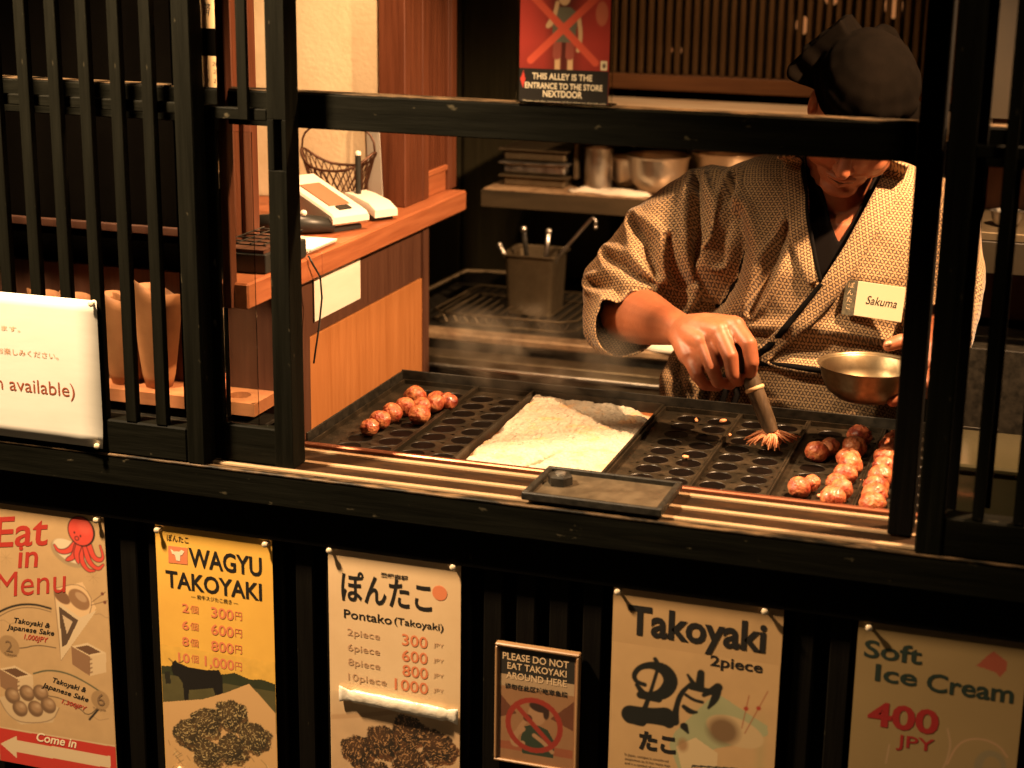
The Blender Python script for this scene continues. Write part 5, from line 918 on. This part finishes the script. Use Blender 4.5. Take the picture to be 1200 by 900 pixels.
# inner shirt
q = MB(); torso(q, .024); q.capsule([(-.400, .765, 1.150), (-.404, .785, 1.10)], [.070, .082], 20); sh_ = fuse(q, .004, 4); carve(sh_, [(-.436, 1.30), (-.425, 1.17), (-.400, 1.10), (-.372, 1.048), (-.350, 1.095), (-.325, 1.17), (-.318, 1.30)], .79)
finish(sh_, 'undershirt', shirt, cook, .002)
# waist tie
ribbon('waist_tie', [(-.545, .800), (-.500, .829), (-.44, .832), (-.36, .828), (-.26, .830)], .0085, trim, .006, .004, False); ribbon('waist_tie', [(-.500, .842), (-.47, .828), (-.40, .822), (-.26, .815)], .005, KM, .007, .003, True)
q = MB(); yk = yfront(-.545, .795)-.004; q.capsule([(-.556, yk, .790), (-.532, yk-.004, .800)], [.011, .012], 10); q.tube([(-.550, yk, .790), (-.556, yk-.008, .765), (-.566, yk-.006, .735), (-.572, yk, .700)], [.006, .007, .0075, .0075], 8, flat=.4); q.tube([(-.540, yk, .790), (-.534, yk-.008, .765), (-.543, yk-.006, .735), (-.548, yk, .700)], [.006, .007, .008, .008], 8, flat=.4); q.tube([(-.535, yk, .795), (-.515, yk-.008, .780), (-.500, yk-.004, .750), (-.488, yk, .730)], [.005, .006, .007, .006], 8, flat=.4); build('tie_knot', q, trim, cook, smooth=True)
# name tag
ty = yfront(-.30, .96)-.019; R = Matrix.Translation((-.2915, ty, .9610)) @ Matrix.Rotation(math.radians(3), 4, 'Y') @ Matrix.Rotation(math.radians(-4), 4, 'Z') @ Matrix.Rotation(math.radians(-6), 4, 'X')
q = MB(); q.box(-.041, -.001, -.0300, .041, .001, .0300, R, b=.0003); tg = build('name_tag', q, mat('tag_card', (.66, .52, .34), .5), cook); q = MB(); q.box(-.0625, -.0008, -.0315, -.0412, .0012, .0295, R, b=.0003); build('tag_strip', q, mat('tag_dark', (.05, .045, .03), .6, 0, (.12, .10, .06), 200), tg)
_tc = bpy.data.curves.new('type', 'FONT'); _to = bpy.data.objects.new('type', _tc); C.objects.link(_to)
co, fs = text_mesh('Sakuma', .004, .25); sx = .053/(co[:, 0].max()-co[:, 0].min()); q = MB(); q.add([R @ Vector((-.024+x*sx, -.0014, -.007+z*.021)) for x, z in co[:, :2]], fs); build('lettering', q, ink('ink'), tg)
q = MB()
for k, ch in enumerate('ぽんたこ'): co, fs = text_mesh(ch, .0, 0); q.add([R @ Vector((-.0575+x*.011, -.0012, .017-.0125*k+z*.011)) for x, z in co[:, :2]], fs)
build('lettering', q, ink('tan2'), tg); C.objects.unlink(_to); bpy.data.objects.remove(_to)
# cap: cut off above the brow, knotted cloth with two corners standing up
q = MB(); q.ellip((-.357, .700, 1.312), .094, .108, .082, Matrix.Rotation(math.radians(12), 3, 'Y')); q.ellip(H(0, .005, .06), .088, .106, .08, HR)
q.capsule([(-.375, .695, 1.340), (-.384, .690, 1.385), (-.386, .688, 1.434)], [.062, .036, .003], 14); q.capsule([(-.335, .715, 1.335), (-.325, .715, 1.385), (-.322, .712, 1.402)], [.064, .038, .020], 14); q.capsule([(-.395, .690, 1.345), (-.440, .680, 1.350), (-.474, .674, 1.346)], [.055, .026, .010], 12)
q.capsule([(-.405, .69, 1.36), (-.430, .685, 1.375), (-.386, .688, 1.425)], [.04, .022, .008], 12); q.capsule([(-.325, .705, 1.315), (-.285, .700, 1.315), (-.268, .698, 1.308)], [.062, .034, .016], 12); q.capsule([H(.06, -.02, .05), H(.080, -.01, .035)], [.04, .022], 10)
q.poly([(-.386, 1.440), (-.364, 1.404), (-.330, 1.422), (-.296, 1.385), (-.262, 1.332), (-.264, 1.285), (-.30, 1.27), (-.40, 1.29), (-.45, 1.320), (-.476, 1.340), (-.474, 1.354), (-.444, 1.390)], .668, .742); q.ellip((-.405, .675, 1.325), .066, .075, .066); q.poly([(-.388, 1.432), (-.366, 1.396), (-.352, 1.35), (-.40, 1.31), (-.455, 1.318), (-.470, 1.338), (-.468, 1.352), (-.438, 1.386)], .612, .680); q.poly([(-.352, 1.395), (-.330, 1.417), (-.300, 1.385), (-.270, 1.335), (-.30, 1.30), (-.35, 1.33)], .62, .70); hm = fuse(q, .0040, 4, .5); co, no = getco(hm), getno(hm); loc = (co-np.array(HC))@np.array(HR); wr = .0045*np.sin(loc[:, 2]*190+loc[:, 0]*60+3*fbm(co, 14, 3))*np.clip((.10-loc[:, 2])/.06, 0, 1)+.010*(fbm(co, 12, 5)-.5); setco(hm, co+no*wr[:, None])
cut(hm, H(0, 0, .036), HR @ Vector((0, 0, -1))); finish(hm, 'cap', mat('black_cap', (.0018, .0012, .0007), .95, 0, (.0032, .0021, .0013), 12, (1, 1, 1), .1, 400, spec=.03), cook, .003)
# brush in his hand, bowl in the other
t = thing('oil_brush', 'thick dark oil brush with a pale ring and stringy cotton head, held over the moulds', 'brush', (-.427, .405, .75)); bw = wood('brush_wood', (.05, .032, .018), (.12, .075, .04), 'z', .4)
a, b = Vector((-.508, .437, .925)), Vector((-.430, .407, .772)); q = MB(); q.tube([a, a.lerp(b, .1), a.lerp(b, .5), a.lerp(b, .9), b], [.008, .0125, .0150, .0135, .011], 16); build('handle', q, bw, t, smooth=True, sharp=50); q = MB(); q.tube([a.lerp(b, .535), a.lerp(b, .555), a.lerp(b, .575)], [.0155, .0172, .0155], 16); build('ring', q, mat('pale_ring', (.62, .42, .22), .5), t, smooth=True)
cot = mat('oily_cotton', (.66, .27, .12), .5, 0, (.45, .15, .06), 60, (1, 1, 1), .3); q = MB(); rn = random.Random(3)
for k in range(70):
    an = rn.choice([rn.uniform(2.6, 3.7), rn.uniform(-.7, .5), rn.uniform(3.9, 5.2)]); L_ = rn.uniform(.022, .048); e = b+Vector((math.cos(an)*L_, math.sin(an)*L_*.6, -.012-rn.uniform(0, .012)+(.010 if abs(an) < .8 else 0))); m_ = (b+e)/2+Vector((rn.uniform(-.004, .004), rn.uniform(-.004, .004), .004)); q.tube([b+Vector((rn.uniform(-.006, .006), rn.uniform(-.006, .006), .004)), m_, e], [.0018, .0022, .0010], 5)
build('cotton_strands', q, cot, t, smooth=True, kind='stuff'); q = MB(); q.ellip(b+Vector((.002, -.002, -.012)), .016, .013, .014, n=14, m_=8); co = np.array(q.v); co += (fbm(co, 180, 3)[:, None]-.5)*.008; q.v = [tuple(v) for v in co]; build('cotton_core', q, cot, t, smooth=True)
t = bowl('hand_bowl', 'thin worn steel bowl held in the cook hand above the griddle', (-.283, .438, .838), .080, .058, mat('worn_steel', (.26, .20, .12), .32, 1., (.14, .10, .055), 25, (1, 1, 1), .12, rough2=.5), 'bowl')
q = MB(); q.lathe([(.001, .018), (.045, .018), (.052, .022)], (-.283, .438, .838), 24); build('oil', q, mat('oil_sauce', (.24, .12, .045), .12, coat=.8), t, smooth=True)

# ------------------------------------------------------------------ steam rising from the griddle
q = MB(); q.box(-1.08, .44, .756, -.60, .72, .90); sv = bpy.data.materials.new('steam'); sv.use_nodes = True; t_ = sv.node_tree; t_.nodes.remove(t_.nodes['Principled BSDF']); pv = t_.nodes.new('ShaderNodeVolumePrincipled'); pv.inputs['Color'].default_value = (.95, .78, .58, 1); pv.inputs['Anisotropy'].default_value = .3
tc = t_.nodes.new('ShaderNodeTexCoord'); nz = t_.nodes.new('ShaderNodeTexNoise'); nz.inputs['Scale'].default_value = 9; nz.inputs['Detail'].default_value = 3; nz.inputs['Distortion'].default_value = .8; t_.links.new(tc.outputs['Object'], nz.inputs[0])
rp = t_.nodes.new('ShaderNodeMapRange'); rp.inputs[1].default_value = .50; rp.inputs[2].default_value = .72; rp.inputs[3].default_value = 0; rp.inputs[4].default_value = 11; t_.links.new(nz.outputs[0], rp.inputs[0])
# fade towards the faces of the box, by generated coordinates
sp = t_.nodes.new('ShaderNodeSeparateXYZ'); t_.links.new(tc.outputs['Generated'], sp.inputs[0]); prev = rp.outputs[0]
for i in range(3):
    a = t_.nodes.new('ShaderNodeMath'); a.operation = 'PINGPONG'; a.inputs[1].default_value = .5; t_.links.new(sp.outputs[i], a.inputs[0]); b = t_.nodes.new('ShaderNodeMath'); b.operation = 'MULTIPLY'; b.inputs[1].default_value = 4; b.use_clamp = True; t_.links.new(a.outputs[0], b.inputs[0]); c_ = t_.nodes.new('ShaderNodeMath'); c_.operation = 'MULTIPLY'; t_.links.new(prev, c_.inputs[0]); t_.links.new(b.outputs[0], c_.inputs[1]); prev = c_.outputs[0]
t_.links.new(prev, pv.inputs['Density']); t_.links.new(pv.outputs[0], t_.nodes['Material Output'].inputs['Volume'])
build('steam', q, sv, kind='stuff', label='thin steam rising behind the batter on the griddle', cat='steam')
